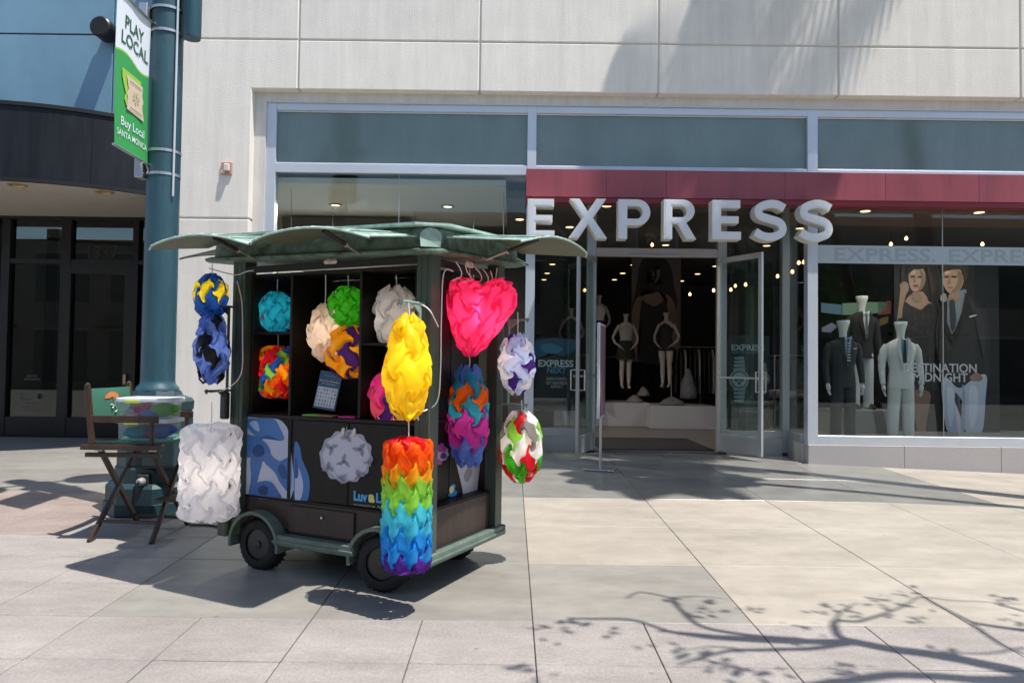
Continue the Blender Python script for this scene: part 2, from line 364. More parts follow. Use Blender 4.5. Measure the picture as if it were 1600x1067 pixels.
# recessed door screen
YD = 11.0
xa, xb = ax(836, YG+.14), ax(1262, YG+.1); zb1, zb0 = az(868, 669, YD), az(868, 681, YD)
d1a, d1b = ax(918, YD), ax(932, YD); d2a, d2b = ax(1122, YD), ax(1136, YD); cx0, cx1 = ax(1223, YD), ax(1234, YD)
zh1, zh0 = az(1030, 388, YD), az(1030, 401, YD); zcl = 3.98; TH = .29
for (p, q) in ((d1a, d1b), (d2a, d2b), (cx0, cx1)): sbox('door_jamb', alud, p, q, YD, YD+.12, TH, zcl)
sbox('door_head', mat('warm_grey_metal', (.40, .36, .35), .4, .3), d1b+.001, d2a-.001, YD+.01, YD+.11, zh0, zh1)
sbox('head_closer', alud, d1b+.5, d2a-.55, YD-.02, YD+.005, zh0-.01, zh0+.03)
sbox('transom_pane', shopglass, d1b, d2a, YD+.05, YD+.06, zh1, zcl, bevel=0)
for (p, q) in ((xa, d1a), (d2b, cx0)):
    sbox('sill_rail', alud, p, q-.001, YD+.01, YD+.11, zb0, zb1); sbox('side_pane', shopglass, p, q, YD+.05, YD+.06, zb1, zcl, bevel=0)
    sbox('base_panel', plinthm, p, q-.001, YD-.0, YD+.14, TH-.1, zb0-.001)
# return walls of the recess
for (xc, sgn) in ((cx1, 1), (xa-.02, -1)):
    x1 = xc+.012*sgn
    sbox('return_pane', shopglass, min(xc, x1), max(xc, x1), YG+.14, YD+.1, zb1, zcl, bevel=0)
    sbox('return_rail', alud, xc-.03, xc+.03, YG+.142, YD-.002, zb0, zb1); sbox('return_base', plinthm, xc-.03, xc+.05, YG+.1, YD-.003, .1, zb0-.001)
# soffit of the recess
sbox('soffit', mat('soffit_pale', (.35, .27, .25), .6), mx[1][0], mx[3][1], YG+.15, YD+.13, zcl, zcl+.1)
# door leaves
def door_leaf(hx_, fx, fy, label):
    L = math.hypot(fx, fy); o = empty('glass_door', (hx_, YD+.02, TH), math.atan2(fy, fx), label, 'door', 'glass doors standing open at the shop entrance')
    H_ = zh0-TH-.02; bt = (zb0-TH)
    box('stile', alud, o, 0, .06, -.022, .022, .02, H_, bevel=.003); box('stile', alud, o, L-.06, L, -.022, .022, .02, H_, bevel=.003)
    box('top_rail', alud, o, .061, L-.061, -.02, .02, H_-.08, H_, bevel=.003); box('kick_panel', alud, o, .061, L-.061, -.018, .018, .03, bt+.02, bevel=.003)
    box('bottom_rail', alud, o, .061, L-.061, -.021, .021, bt+.021, bt+.07, bevel=.003)
    box('glass_pane', shopglass, o, .061, L-.061, -.005, .005, bt+.07, H_-.08)
    box('push_bar', steel, o, .03, L-.02, -.06, -.045, 1.1, 1.125); box('push_bar', steel, o, .03, L-.02, .045, .06, 1.1, 1.125)
    h = MB(); sgn = 1 if fx < 0 else 1
    for s_ in (-1, 1): h.tube([(L-.03, s_*.02, .92), (L-.03, s_*.1, .92), (L-.03, s_*.1, 1.2), (L-.03, s_*.02, 1.2)], .011, 8)
    h.build('pull_handle', steel, o, smooth='auto')
door_leaf(d1b-.01, -.33, -.78, 'glass door leaf swung outward at the left of the shop entrance, beside the poster stand')
door_leaf(d2a+.01, .42, -.72, 'glass door leaf swung outward at the right of the shop entrance, in front of the watch poster')

# red fascia
fx0 = ax(822, YG-.2, 290); fa = empty('red_fascia', (fx0, YG-.2, 4.1), label='long red enamel fascia band above the shop entrance and right window', cat='fascia')
fz1, fz0 = az(1000, 266, YG-.2), az(1000, 309, YG-.2)
w_ = [0, 1.12, 1.95, 3.6, 5.0, 6.3, 7.6, 8.9]
for i in range(7): MB().box(w_[i]+.0015, w_[i+1]-.0015, 0, .195, fz0-4.1, fz1-4.1).build('fascia_panel', red, fa, bevel=.002)
MB().box(0, 8.9, .02, .19, fz0-4.1-.075, fz0-4.1-.001).build('lower_lip', redd, fa)
# sign letters
def stroke_letter(ch):
    # outlines in a unit box w x 1, CCW lists; returns (outer polys, holes, width)
    t = .2
    if ch == 'E': return [[(0,0),(.72,0),(.72,t),(t+.02,t),(t+.02,.41),(.66,.41),(.66,.59),(t+.02,.59),(t+.02,1-t),(.70,1-t),(.70,1),(0,1)]], [], .72
    if ch == 'X': return [[(0,0),(.26,0),(.5,.36),(.74,0),(1,0),(.63,.52),(.97,1),(.72,1),(.5,.68),(.28,1),(.03,1),(.37,.52)]], [], 1.0
    def arc(cx, cy, rx, ry, a0, a1, n=12): return [(cx+rx*math.cos(R(a0+(a1-a0)*i/n)), cy+ry*math.sin(R(a0+(a1-a0)*i/n))) for i in range(n+1)]
    if ch in 'PR':
        ri, ro, lo = .115, .3, .34 if ch == 'P' else .38
        cy = (1+lo)/2; ry = (1-lo)/2
        hole = [(.22, lo+.17), *arc(.46, cy, .14, ry-.17, -90, 90, 10), (.22, .83)]
        if ch == 'P': out = [(0,0),(.22,0),(.22,lo),*arc(.46, cy, .33, ry, -90, 90),(0,1)]
        else: out = [(0,0),(.22,0),(.22,lo),(.36,lo),(.58,0),(.84,0),(.58,.42),*arc(.48, cy+.02, .32, ry-.02, -60, 90),(0,1)]
        return [out], [hole], .84 if ch == 'R' else .8
    if ch == 'S':
        cl = smoothpts([(.80,.80,0),(.62,.89,0),(.42,.905,0),(.19,.83,0),(.13,.71,0),(.20,.60,0),(.44,.53,0),(.68,.45,0),(.76,.31,0),(.70,.17,0),(.47,.095,0),(.24,.12,0),(.06,.22,0)], 4, False)
        L_, R_ = [], []
        for i, p in enumerate(cl):
            d = (cl[min(i+1, len(cl)-1)]-cl[max(i-1, 0)]).normalized(); nn = Vector((-d.y, d.x, 0))*.098; L_.append(p+nn); R_.append(p-nn)
        return [[(p.x, p.y) for p in L_+R_[::-1]]], [], .87
lw = mat('sign_white_face', (.60, .64, .70), .4, nscale=4, namt=.03); ls = mat('sign_return_white', (.66, .64, .58), .5)
YL_ = 9.93
def sign_letter(ch, xa_, xb_, ya_, yb_, lab):
    outs, holes, wd = stroke_letter(ch)
    p0 = at(xa_, yb_, YL_); p1 = at(xb_, ya_, YL_); sx = (p1.x-p0.x)/wd; sz = p1.z-p0.z
    def mk(name, m, y0, dep, off, parent):
        cu = bpy.data.curves.new(name, 'CURVE'); cu.dimensions = '2D'; cu.fill_mode = 'BOTH'; cu.extrude = dep/2; cu.offset = off
        for P in outs+holes:
            s_ = cu.splines.new('POLY'); s_.points.add(len(P)-1); s_.use_cyclic_u = True
            for q, (x, y) in zip(s_.points, P): q.co = (x*sx, y*sz, 0, 1)
        t = bpy.data.objects.new(name, cu); C.objects.link(t); bpy.context.view_layer.update()
        me = bpy.data.meshes.new_from_object(t.evaluated_get(bpy.context.evaluated_depsgraph_get())); bpy.data.objects.remove(t)
        for p_ in me.polygons: p_.use_smooth = False
        me.transform(Matrix.Translation((0, y0+dep/2, 0)) @ Matrix.Rotation(R(90), 4, 'X')); me.materials.clear(); me.materials.append(m)
        o = bpy.data.objects.new(name, me); C.objects.link(o); o.parent = parent; return o
    e = empty('sign_letter', (p0.x, YL_, p0.z), label=lab, cat='sign letter', group='white channel letters of the shop sign')
    mk('letter_shell', ls, 0.0, .20, 0, e); mk('letter_face', lw, -.004, .004, -.022, e)
    hl = MB(); hl.box((p1.x-p0.x)*.3, (p1.x-p0.x)*.3+.02, .2, .42, sz*.7, sz*.7+.02) if ch != 'X' else hl.box((p1.x-p0.x)*.5, (p1.x-p0.x)*.5+.02, .2, .42, sz*.55, sz*.55+.02)
    hl.build('mounting_arm', alud, e)
for ch, a, b_, y0, y1, lb in (('E', 824, 867, 311, 372, 'first letter E of the white shop sign, above the cart roof'), ('X', 888, 949, 311, 372, 'white sign letter X between the first E and the P'),
        ('P', 966, 1017, 312, 373, 'white sign letter P to the right of the X'), ('R', 1037, 1088, 312, 373.5, 'white sign letter R between the P and the second E'),
        ('E', 1113, 1158, 313, 374, 'second letter E of the white shop sign, right of the R'), ('S', 1177, 1230, 313, 376, 'first letter S of the white shop sign, next to the second E'),
        ('S', 1248, 1302, 313, 377, 'last letter S of the white shop sign, in front of the right mullion')):
    sign_letter(ch, a, b_, y0, y1, lb)

# ------------------------------------------------------------------ shop interior
itr = empty('shop_interior', (3, 14, TH), label='dark shop room behind the glass with grey ceiling and brown floor', kind='structure')
X0i, X1i = xs[0]+.3, xs[-1]+3
def ibox(name, m, *d): return box(name, m, itr, d[0]-3, d[1]-3, d[2]-14, d[3]-14, d[4]-TH, d[5]-TH)
ibox('floor', mat('shop_floor', (.16, .13, .11), .3, nscale=3, namt=.15), X0i, X1i, YD+.14, 23, TH-.1, TH)
ibox('floor', MC['shop_floor'], d1b, d2a, YD-.02, YD+.139, TH-.1, TH-.002)
ibox('ceiling', mat('shop_ceiling', (.11, .10, .10), .8), mx[1][0]-.3, X1i, YD+.14, 23, 4.08, 4.2)
ibox('back_wall', mat('shop_wall_dark', (.035, .03, .03), .8, nscale=1, namt=.3), X0i, X1i, 22.8, 23, TH, 4.2)
ibox('side_wall', MC['shop_wall_dark'], X1i-.1, X1i, YG+.2, 22.8, TH, 4.2); ibox('side_wall', MC['shop_wall_dark'], X0i-.1, X0i, YG+.2, 22.8, TH, 4.2)
ibox('display_ceiling', mat('display_ceiling_white', (.55, .53, .48), .8), X0i, mx[1][0]-.3, YG+.14, 13.6, 4.12, 4.2)
ibox('display_back', mat('display_white_wall', (.55, .54, .50), .8, nscale=1, namt=.04), X0i, ax(622, 13.2), 13.2, 13.3, TH, 4.12)
ibox('display_back', MC['shop_wall_dark'], ax(622, 13.2)+.01, mx[1][0]+.2, 14.6, 14.7, TH, 4.12)
ibox('display_ledge', mat('ledge_brown', (.10, .075, .06), .6), ax(440, 12.8), ax(640, 12.8), 12.8, 13.15, az(530, 340, 12.8)-.3, az(530, 340, 12.8))
ibox('display_floor', mat('display_floor_grey', (.22, .21, .20), .5), cx1+.1, X1i-.1, YG+.142, 12.4, TH, zs1-.06)
ibox('display_header', mat('terracotta_soffit', (.22, .12, .09), .7), cx1+.1, X1i-.1, YG+.2, 12.2, zw1+.05, 4.0)
for (px_, py0, py1, Y_) in ((455, 272, 600, 10.9), (787, 275, 600, 10.9), (648, 300, 600, 12.4), (740, 300, 600, 12.4), (520, 315, 600, 12.6)):
    p, q = at(px_, py0, Y_), at(px_, py1, Y_); tag(MB().tube([p, q], .006, 6).build('display_rod', alud), 'thin metal rod hanging inside the left shop window, '+{455: 'leftmost', 787: 'rightmost', 648: 'just right of the pane joint', 740: 'second from the right', 520: 'second from the left'}[px_], 'rod', 'thin hanging rods in the left shop window')
for i, (px_, py_, Y_) in enumerate(((800, 240, 13), )): pass
dl = None; n_ = 0
DLAB = ['above the sign letter X', 'just above the cart canopy tip left of the door', 'below the sign letter P inside the doorway', 'below the first sign letter S', 'left of the right door leaf top', 'highest of the column left of the open left door', 'second of the column left of the open left door', 'third of the column left of the open left door', 'fourth of the column left of the open left door', 'lowest of the column left of the open left door', 'left edge of the doorway, nearest the tall portrait poster', "right below the door head at the portrait's left", 'in the doorway row left of the portrait, middle height', 'in the doorway left of the portrait, lower height', 'at the left door jamb, lowest in the doorway', 'right of the portrait poster, highest pair', 'right of the portrait poster, middle', 'right of the portrait poster, lowest', 'inside the upper corner of the right door leaf', 'between the last two sign letters', 'under the left end of the red fascia', 'at the top left of the suit display window', 'at the top right of the suit display window']
for di_, (px_, py_) in enumerate(((948, 322), (890, 355), (1040, 383), (1198, 384), (1152, 405), (863, 413), (855, 427), (850, 437), (846, 446), (840, 454), (973, 427), (990, 414), (960, 437), (946, 446), (936, 455),
                   (1090, 428), (1065, 439), (1045, 448), (1118, 416), (1250, 357), (812, 343), (1352, 330), (1530, 332))):
    d = ray(px_, py_); zz = 4.07 if px_ < 1300 else zw1+.045; t = (zz-CAM_H)/d.z; p = O+t*d
    if p.y > 22.5: continue
    if dl is None:
        dl = empty('ceiling_light', p); MB().lathe([(0, .07), (-.006, .07)], n=16).build('lamp_disc', emis('warm_lamp', (1, .62, .30), 2.2), dl); MB().lathe([(.002, .095), (-.004, .095), (-.004, .072), (.002, .072)], n=16).build('trim_ring', alud, dl); o = dl
    else: o = copy_tree(dl); o.location = p
    tag(o, 'warm ceiling downlight '+DLAB[di_], 'ceiling light', 'round downlights in the shop ceiling')
for (px_, py_, Y_) in ((525, 285, 11.9), (700, 287, 11.9)):
    p = at(px_, py_, Y_); e = empty('ceiling_light', (p.x, p.y, 4.115), label='round pale downlight in the ceiling of the left shop window, '+('left of the pane joint' if px_ < 600 else 'right of the pane joint'), cat='ceiling light', group='downlights in the left window ceiling')
    MB().lathe([(0, .11), (-.02, .11), (-.02, .08), (-.005, .075)], n=20).build('trim_ring', mat('brass', (.5, .38, .18), .35, .8), e); MB().lathe([(-.004, .07), (-.008, .07)], n=16).build('lamp_disc', emis('soft_lamp', (1, .88, .7), 3), e)
for i, (px_, py_) in enumerate(((792, 303), (808, 302))):
    p = at(px_, py_, 11.4); e = empty('spotlight', p, label=('left' if i == 0 else 'right')+' one of two brass spotlights at the right end of the left shop window', cat='spotlight')
    b = MB(); b.lathe([(-.07, .035), (-.03, .05), (.06, .055), (.07, .05)], n=14, axis='Y'); b.build('lamp_head', MC['brass'], e, smooth='auto'); MB().tube([(0, 0, .05), (0, 0, 4.1-p.z)], .008, 6).build('stem', blackm, e)
def lamp_light(name, p, e_, r_=.07, spot=R(120), parent=None):
    l = bpy.data.lights.new(name, 'SPOT'); l.energy = e_; l.spot_size = spot; l.spot_blend = .6; l.shadow_soft_size = r_; l.color = (1, .9, .78)
    o = bpy.data.objects.new(name, l); C.objects.link(o); o.location = p; return o
for (px_, py_, Y_, e_) in ((525, 285, 11.9, 330), (700, 287, 11.9, 160)): p = at(px_, py_, Y_); lamp_light('downlight_beam', (p.x, p.y, 4.08), e_, spot=R(165))
for (px_, py_) in ((1352, 330), (1530, 332)): d = ray(px_, py_); t = (zw1+.03-CAM_H)/d.z; p = O+t*d; lamp_light('downlight_beam', (p.x, p.y-.1, zw1+.0), 60, spot=R(150))
bulb = None
BLAB = ['low left of the right door leaf', 'next to the one low left of the right door leaf', 'behind the middle of the right door leaf, left', 'behind the middle of the right door leaf, right', 'right of the right door leaf', 'left of the corner mullion, lower of a pair', 'beside the corner mullion, upper of a pair', 'nearest the return glass by the entrance corner', 'highest in the suit display window', 'above the left part of the frosted band', 'on the frosted band above the striped tie mannequin', 'above the right part of the frosted band', 'under the door head in the transom glass', 'deepest in the doorway, low', "alone behind the right door leaf's outer edge"]
for bi_, (px_, py_, Y_) in enumerate(((1115, 454, 15), (1125, 448, 15.3), (1142, 453, 14), (1149, 447, 14.5), (1215, 432, 14), (1248, 411, 12.8), (1256, 410, 12.8), (1238, 425, 12.9), (1488, 352, 13), (1416, 373, 13), (1392, 382, 13.3), (1535, 382, 13), (1019, 383, 14), (1078, 460, 16), (1165, 445, 13.5))):
    p = at(px_, py_, Y_)
    if bulb is None:
        bulb = empty('pendant_bulb', p); MB().lathe([(-.03, .006), (-.022, .022), (0, .03), (.025, .02), (.04, .012)], n=12).build('bulb', emis('bulb_glow', (1, .5, .2), 4), bulb, smooth=True)
        MB().tube([(0, 0, .04), (0, 0, 1.2)], .003, 5).build('flex', blackm, bulb); o = bulb
    else: o = copy_tree(bulb); o.location = p
    tag(o, 'glowing pendant bulb '+BLAB[bi_], 'light bulb', 'glowing pendant bulbs inside the shop')
tag(MB().box(ax(940, 11.2)-.02, d2a+.0, 11.15, 12.95, TH+.002, TH+.014).build('doormat', mat('mat_black', (.02, .02, .021), .95, nscale=80, namt=.4)), 'black entrance mat on the shop floor inside the open doors', 'doormat')

# mannequins
mskin = mat('mannequin_white', (.72, .70, .66), .4)
def hand(b, p, d, s=1, side=1):
    p = Vector(p); d = Vector(d).normalized(); ww = Vector((0, 1, 0)); b.tube([p, p+d*.05*s, p+d*.09*s], [.020*s, .030*s, .026*s], 8)
    for k in range(4):
        q = p+d*.085*s+ww*(k-1.5)*.016*s; b.tube([q, q+d*.045*s*(1, 1.1, 1.05, .85)[k], q+d*.08*s*(1, 1.1, 1.05, .85)[k]+Vector((-side*.015, 0, 0))], [.0085*s, .008*s, .006*s], 6)
    q = p+d*.03*s-ww*.025*s; b.tube([q, q+d*.035*s-ww*.02*s, q+d*.06*s-ww*.018*s], [.011*s, .009*s, .007*s], 6)
def male(loc, rz, jm, tm, shirt, tie, label, grp=None, arms=True, tie_stripes=None, square=None, legs=True, group=None):
    o = empty('mannequin', loc, rz, label, 'mannequin', group)
    b = MB(); b.loft([(0, 0, 1.50, .05, .055), (0, 0, 1.60, .052, .058), (0, -.005, 1.68, .065, .08), (0, -.01, 1.74, .082, .1), (0, -.005, 1.785, .088, .108), (0, -.005, 1.79, .085, .105)], 18); b.build('neck_and_chin', mskin, o, smooth='auto')
    b = MB(); b.loft([(0, .0, .80, .185, .125), (0, 0, .95, .175, .12), (0, 0, 1.08, .16, .108), (0, 0, 1.25, .19, .125), (0, 0, 1.38, .215, .125), (0, 0, 1.46, .20, .105), (0, 0, 1.51, .12, .08), (0, 0, 1.54, .06, .06)], 24, 2.4)
    b.build('jacket', jm, o, smooth='auto')
    # shirt front, lapels, tie : shaped pieces lying on the chest
    y = -.128
    b = MB(); b.prism([(-.055, y-.004, 1.53), (.055, y-.004, 1.53), (.05, y-.012, 1.42), (0, y-.01, 1.10), (-.05, y-.012, 1.42)], (0, .02, 0)); b.build('shirt', shirt, o)
    for s_ in (-1, 1):
        b = MB(); b.prism([(s_*.05, y-.012, 1.545), (s_*.085, y-.002, 1.53), (s_*.115, y-.006, 1.40), (s_*.02, y-.018, 1.10), (s_*.005, y-.018, 1.09), (s_*.052, y-.018, 1.40)], (0, .012, 0)); b.build('lapel', jm, o)
        b = MB(); b.prism([(0, y-.014, 1.51), (s_*.05, y-.014, 1.555), (s_*.058, y-.014, 1.52), (s_*.025, y-.016, 1.475)], (0, .008, 0)); b.build('collar', shirt, o)
    b = MB(); b.prism([(-.018, y-.024, 1.515), (.018, y-.024, 1.515), (.012, y-.026, 1.48), (.028, y-.026, 1.2), (0, y-.024, 1.13), (-.028, y-.026, 1.2), (-.012, y-.026, 1.48)], (0, .01, 0)); tb = b.build('tie', tie, o)
    if tie_stripes:
        b = MB()
        for k in range(7): b.box(-.018-.001*k, .018+.001*k, y-.029, y-.0265, 1.44-k*.042, 1.455-k*.042)
        b.build('tie_stripe', tie_stripes, tb)
    if square: MB().prism([(.085, y+.0, 1.36), (.125, y+.004, 1.365), (.13, y+.003, 1.385), (.11, y, 1.372), (.095, y, 1.385)], (0, -.012, 0)).build('pocket_square', square, o)
    MB().lathe([(-.004, .009), (.002, .009)], c=(0, y-.016, 1.06), n=8, axis='Y').build('button', blackm, o)
    for s_ in (-1, 1):
        b = MB(); b.tube([(s_*.195, 0, 1.44), (s_*.235, .005, 1.36), (s_*.262, .01, 1.18), (s_*.272, .0, 1.10), (s_*.275, -.03, .96), (s_*.272, -.05, .86)], [.05, .062, .054, .05, .043, .038], 12); b.build('sleeve', jm, o, smooth='auto')
        b = MB(); hand(b, (s_*.272, -.052, .865), (-.08*s_, -.1, -1), 1.1, s_); b.build('hand', mskin, o, smooth=True)
    if legs:
        for s_ in (-1, 1):
            b = MB(); b.loft([(s_*.115, .01, .03, .075, .085), (s_*.11, .01, .25, .078, .082), (s_*.105, 0, .48, .082, .085), (s_*.092, 0, .70, .092, .105), (s_*.085, 0, .86, .095, .112), (s_*.08, 0, .93, .085, .10)], 16); b.build('trouser_leg', tm, o, smooth='auto')
            b = MB(); b.loft([(s_*.125, -.05, 0, .045, .13), (s_*.125, -.05, .04, .045, .13), (s_*.12, -.01, .09, .04, .06)], 12); b.build('shoe', blackm, o, smooth='auto')
    return o
charcoal = mat('charcoal_wool', (.028, .028, .03), .85, nscale=90, namt=.25); lgrey = mat('light_grey_wool', (.62, .60, .58), .85, nscale=90, namt=.12)
blk = mat('black_cloth', (.012, .011, .011), .8); wht = mat('white_cotton', (.62, .62, .64), .8); pblue = mat('pale_blue_shirt', (.34, .40, .50), .8); tieb = mat('navy_tie', (.02, .024, .04), .5); tieg = mat('grey_tie', (.09, .09, .10), .6)
def foot(px_, ytop, Y_): p = at(px_, ytop, Y_); return (p.x, Y_, p.z-1.79)
male(foot(1317, 501, 11.0), R(6), charcoal, charcoal, pblue, tieb, 'mannequin in charcoal suit with striped tie and white pocket square, leftmost in the right window', tie_stripes=wht, square=wht)
male(foot(1407, 503, 11.0), R(-6), lgrey, lgrey, pblue, tieb, 'mannequin in light grey suit and dark tie in front of the fashion poster')
male(foot(1346, 463, 11.7), R(4), blk, wht, wht, tieg, 'mannequin in black jacket and white trousers standing behind the two suited ones')
tag(MB().box(ax(1300, 11.4), ax(1400, 11.4), 11.45, 12.1, TH, foot(1346, 463, 11.7)[2]).build('display_box', MC['display_floor_grey'], bevel=.01), 'grey display block under the rear mannequin in the right window', 'display block')
dskin = mat('mannequin_cream', (.42, .36, .32), .5)
def female(loc, rz, top, bot, label, skirt=True, s=1.0):
    o = empty('mannequin', loc, rz, label, 'mannequin'); o.scale = (s, s, s)
    b = MB(); b.loft([(0, 0, .88, .16, .11), (0, 0, 1.0, .13, .09), (0, 0, 1.08, .115, .085), (0, -.01, 1.22, .145, .11), (0, 0, 1.34, .16, .09), (0, 0, 1.40, .12, .065), (0, 0, 1.43, .045, .045), (0, 0, 1.52, .042, .042), (0, -.01, 1.56, .055, .06), (0, -.015, 1.60, .065, .08)], 18); b.build('torso', dskin, o, smooth='auto')
    b = MB(); b.loft([(0, 0, 1.02, .135, .095), (0, 0, 1.08, .122, .092), (0, -.01, 1.22, .152, .118), (0, 0, 1.33, .15, .097), (0, 0, 1.38, .10, .075)], 18); b.build('top', top, o, smooth='auto')
    b = MB()
    if skirt: b.loft([(0, 0, .62, .22, .17), (0, 0, .85, .185, .135), (0, 0, 1.03, .13, .1)], 20)
    else: b.loft([(0, 0, .78, .18, .125), (0, 0, .9, .17, .12), (0, 0, 1.03, .13, .1)], 18)
    b.build('skirt' if skirt else 'shorts', bot, o, smooth='auto')
    for s_ in (-1, 1):
        b = MB(); b.tube([(s_*.15, 0, 1.36), (s_*.2, .02, 1.26), (s_*.27, .05, 1.1), (s_*.24, -.02, .98), (s_*.17, -.1, .92)], [.035, .036, .03, .028, .02], 10); hand(b, (s_*.17, -.1, .92), (-s_*.6, -.3, -.6), .8, s_); b.build('arm', dskin, o, smooth=True)
        b = MB(); b.tube([(s_*.09, 0, .9), (s_*.085, -.01, .7), (s_*.075, 0, .48), (s_*.08, .02, .32), (s_*.075, .02, .08), (s_*.075, -.04, .03), (s_*.075, -.12, .015)], [.085, .075, .05, .052, .03, .03, .02], 12); b.build('leg', dskin, o, smooth=True)
    return o
stripe = mat('striped_knit', (.30, .28, .26), .8)
pz = az(980, 630, 15.6)
for (px_, ytop, rz, tp, bt_, lb, sk, dy) in ((978, 491, 3, stripe, blk, 'female mannequin in striped top and short black skirt on the low white box', True, 0), (1041, 489, -28, blk, blk, 'female mannequin in black top and black shorts turned sideways on the right white box', False, 0),
        (936, 462, 12, wht, blk, 'female mannequin in pale top with hands on hips behind the entrance door', True, .8), (893, 482, -10, blk, blk, 'female mannequin in dark dress seen through the left entrance glass', True, .3)):
    Y_ = 15.9+dy; p = at(px_, ytop, Y_); female((p.x, Y_, p.z-1.60), R(rz), tp, bt_, lb, sk)
wb = mat('white_display_laminate', (.40, .39, .40), .6)
for (a, b_, y0, y1, Y_, lb) in ((868, 1017, 628, 665, 15.4, 'long low white display box under the shop mannequins'), (1019, 1124, 634, 676, 14.9, 'low white display box nearer the right door with folded clothes on it')):
    zt = az(a, y0, Y_); tag(MB().box(ax(a, Y_), ax(b_, Y_), Y_, Y_+1.2, TH, zt).build('display_box', wb, bevel=.01), lb, 'display block')
# folded and piled clothes
for i, (px_, py_, w2, h2, Y_, cc, lb) in enumerate(((992, 628, 26, 11, 15.6, (.2, .16, .155), 'crumpled pale garment lying at the feet of the shop mannequins'), (1005, 618, 20, 14, 16, (.2, .17, .17), 'dark folded garment behind the pale one on the white box'), (1050, 632, 40, 12, 15.3, (.15, .14, .145), 'grey bundle of clothes draped on the right white box'), (1075, 622, 26, 46, 15.6, (.14, .14, .15), 'tall heap of grey striped clothes beside the sideways mannequin'))):
    p = at(px_, py_, Y_); s1 = w2/1150*Y_/2; s2 = h2/1150*Y_
    b = MB(); rs = []
    for k in range(7):
        f = k/6; rr = math.cos(f*1.45)
        rs.append([(p.x+s1*rr*(1+.25*noise.noise(Vector((math.cos(a)*2+i, math.sin(a)*2, f*3))))*math.cos(a), p.y+.2*rr*math.sin(a), p.z+s2*f+.02*noise.noise(Vector((a, f*4, i)))) for a in [2*math.pi*j/16 for j in range(16)]])
    b.rings(rs); tag(b.build('clothes_pile', mat('cloth_pile%d' % i, cc, .9, nscale=20, namt=.3), smooth=True), lb, 'clothes')
# clothes rails (dark) in the depth
rk = empty('clothes_rail', at(1085, 560, 16), label='metal clothes rail hung with dark garments behind the right door', cat='clothes rail')
b = MB(); b.tube([(-.5, 0, -1.0), (-.5, 0, .25), (.5, 0, .25), (.5, 0, -1.0)], .012, 8); b.build('rail_frame', alud, rk)
for k in range(9):
    MB().loft([(-.42+k*.1, 0, -.75, .025, .2), (-.42+k*.1, 0, 0, .022, .19), (-.42+k*.1, 0, .16, .012, .14), (-.42+k*.1, 0, .21, .004, .02)], 10).build('garment', (blk, charcoal, stripe)[k % 3], rk, smooth='auto')
for (px_, py_, Y_, n_g, wd_, cols_, lb) in ((868, 585, 15.0, 8, .45, (blk, charcoal, dskin), 'clothes rail of dark garments behind the left entrance glass'), (1180, 560, 14.5, 10, .5, (blk, charcoal, mat('plum_cloth', (.10, .03, .05), .8)), 'clothes rail of black and plum garments behind the right side glass'),
        (1240, 555, 13.6, 6, .35, (charcoal, blk, mat('denim_cloth', (.04, .06, .10), .8)), 'short clothes rail close to the return glass at the entrance corner'), (1000, 545, 19.5, 14, 1.6, (blk, dskin, charcoal, MC['plum_cloth'] if 'plum_cloth' in MC else blk), 'long clothes rail against the far wall behind the shop mannequins')):
    p = at(px_, py_, Y_); e = empty('clothes_rail', (p.x, p.y, TH), label=lb, cat='clothes rail'); b = MB(); b.tube([(-wd_, 0, 0), (-wd_, 0, 1.5), (wd_, 0, 1.5), (wd_, 0, 0)], .014, 8); b.build('rail_frame', alud, e); random.seed(int(px_))
    for k in range(n_g):
        x = -wd_+.05+(2*wd_-.1)*k/(n_g-1); l_ = random.uniform(.6, 1.0)
        MB().loft([(x, 0, 1.44-l_, .03, .22), (x, 0, 1.3-l_*.4, .025, .18), (x, 0, 1.38, .02, .18), (x, 0, 1.43, .008, .05)], 10).build('garment', cols_[k % len(cols_)], e, smooth='auto')
for (px_, py_, Y_, lb) in ((1215, 612, 13.2, 'dark display table with folded shirts behind the entrance corner glass'), (1170, 615, 16.5, 'far display table with folded clothes right of the sideways mannequin')):
    p = at(px_, py_, Y_); e = empty('display_table', (p.x, p.y, TH), label=lb, cat='display table'); box('table_top', dwood, e, -.55, .55, -.35, .35, .74, .78, bevel=.004); random.seed(3)
    for sx in (-.5, .5):
        for sy in (-.3, .3): box('leg', dwood, e, sx-.025, sx+.025, sy-.025, sy+.025, 0, .739)
    for k in range(5):
        for q in range(3): box('folded_shirt', mat('folded_%d' % ((k+q) % 4), ((.25, .22, .2), (.08, .08, .09), (.18, .08, .08), (.12, .15, .2))[(k+q) % 4], .85), e, -.48+k*.2, -.33+k*.2, -.15, .12, .781+q*.032, .81+q*.032, bevel=.008)
# posters
def poster(name, x0, x1, y0, y1, Y_, base, label, shapes, cat='poster', th=.012, sm=4):
    o = empty(name, at((x0+x1)/2, (y0+y1)/2, Y_), label=label, cat=cat); inv = -o.location
    p, q = at(x0, y1, Y_), at(x1, y0, Y_)
    MB().box(p.x, q.x, Y_, Y_+th, p.z, q.z).build('backing_board', base, o, loc=inv)
    if shapes: art('printed_picture', o, Y_, shapes, sm).location = inv
    return o, inv
hair = '17100d'; skinc = '8f7265'
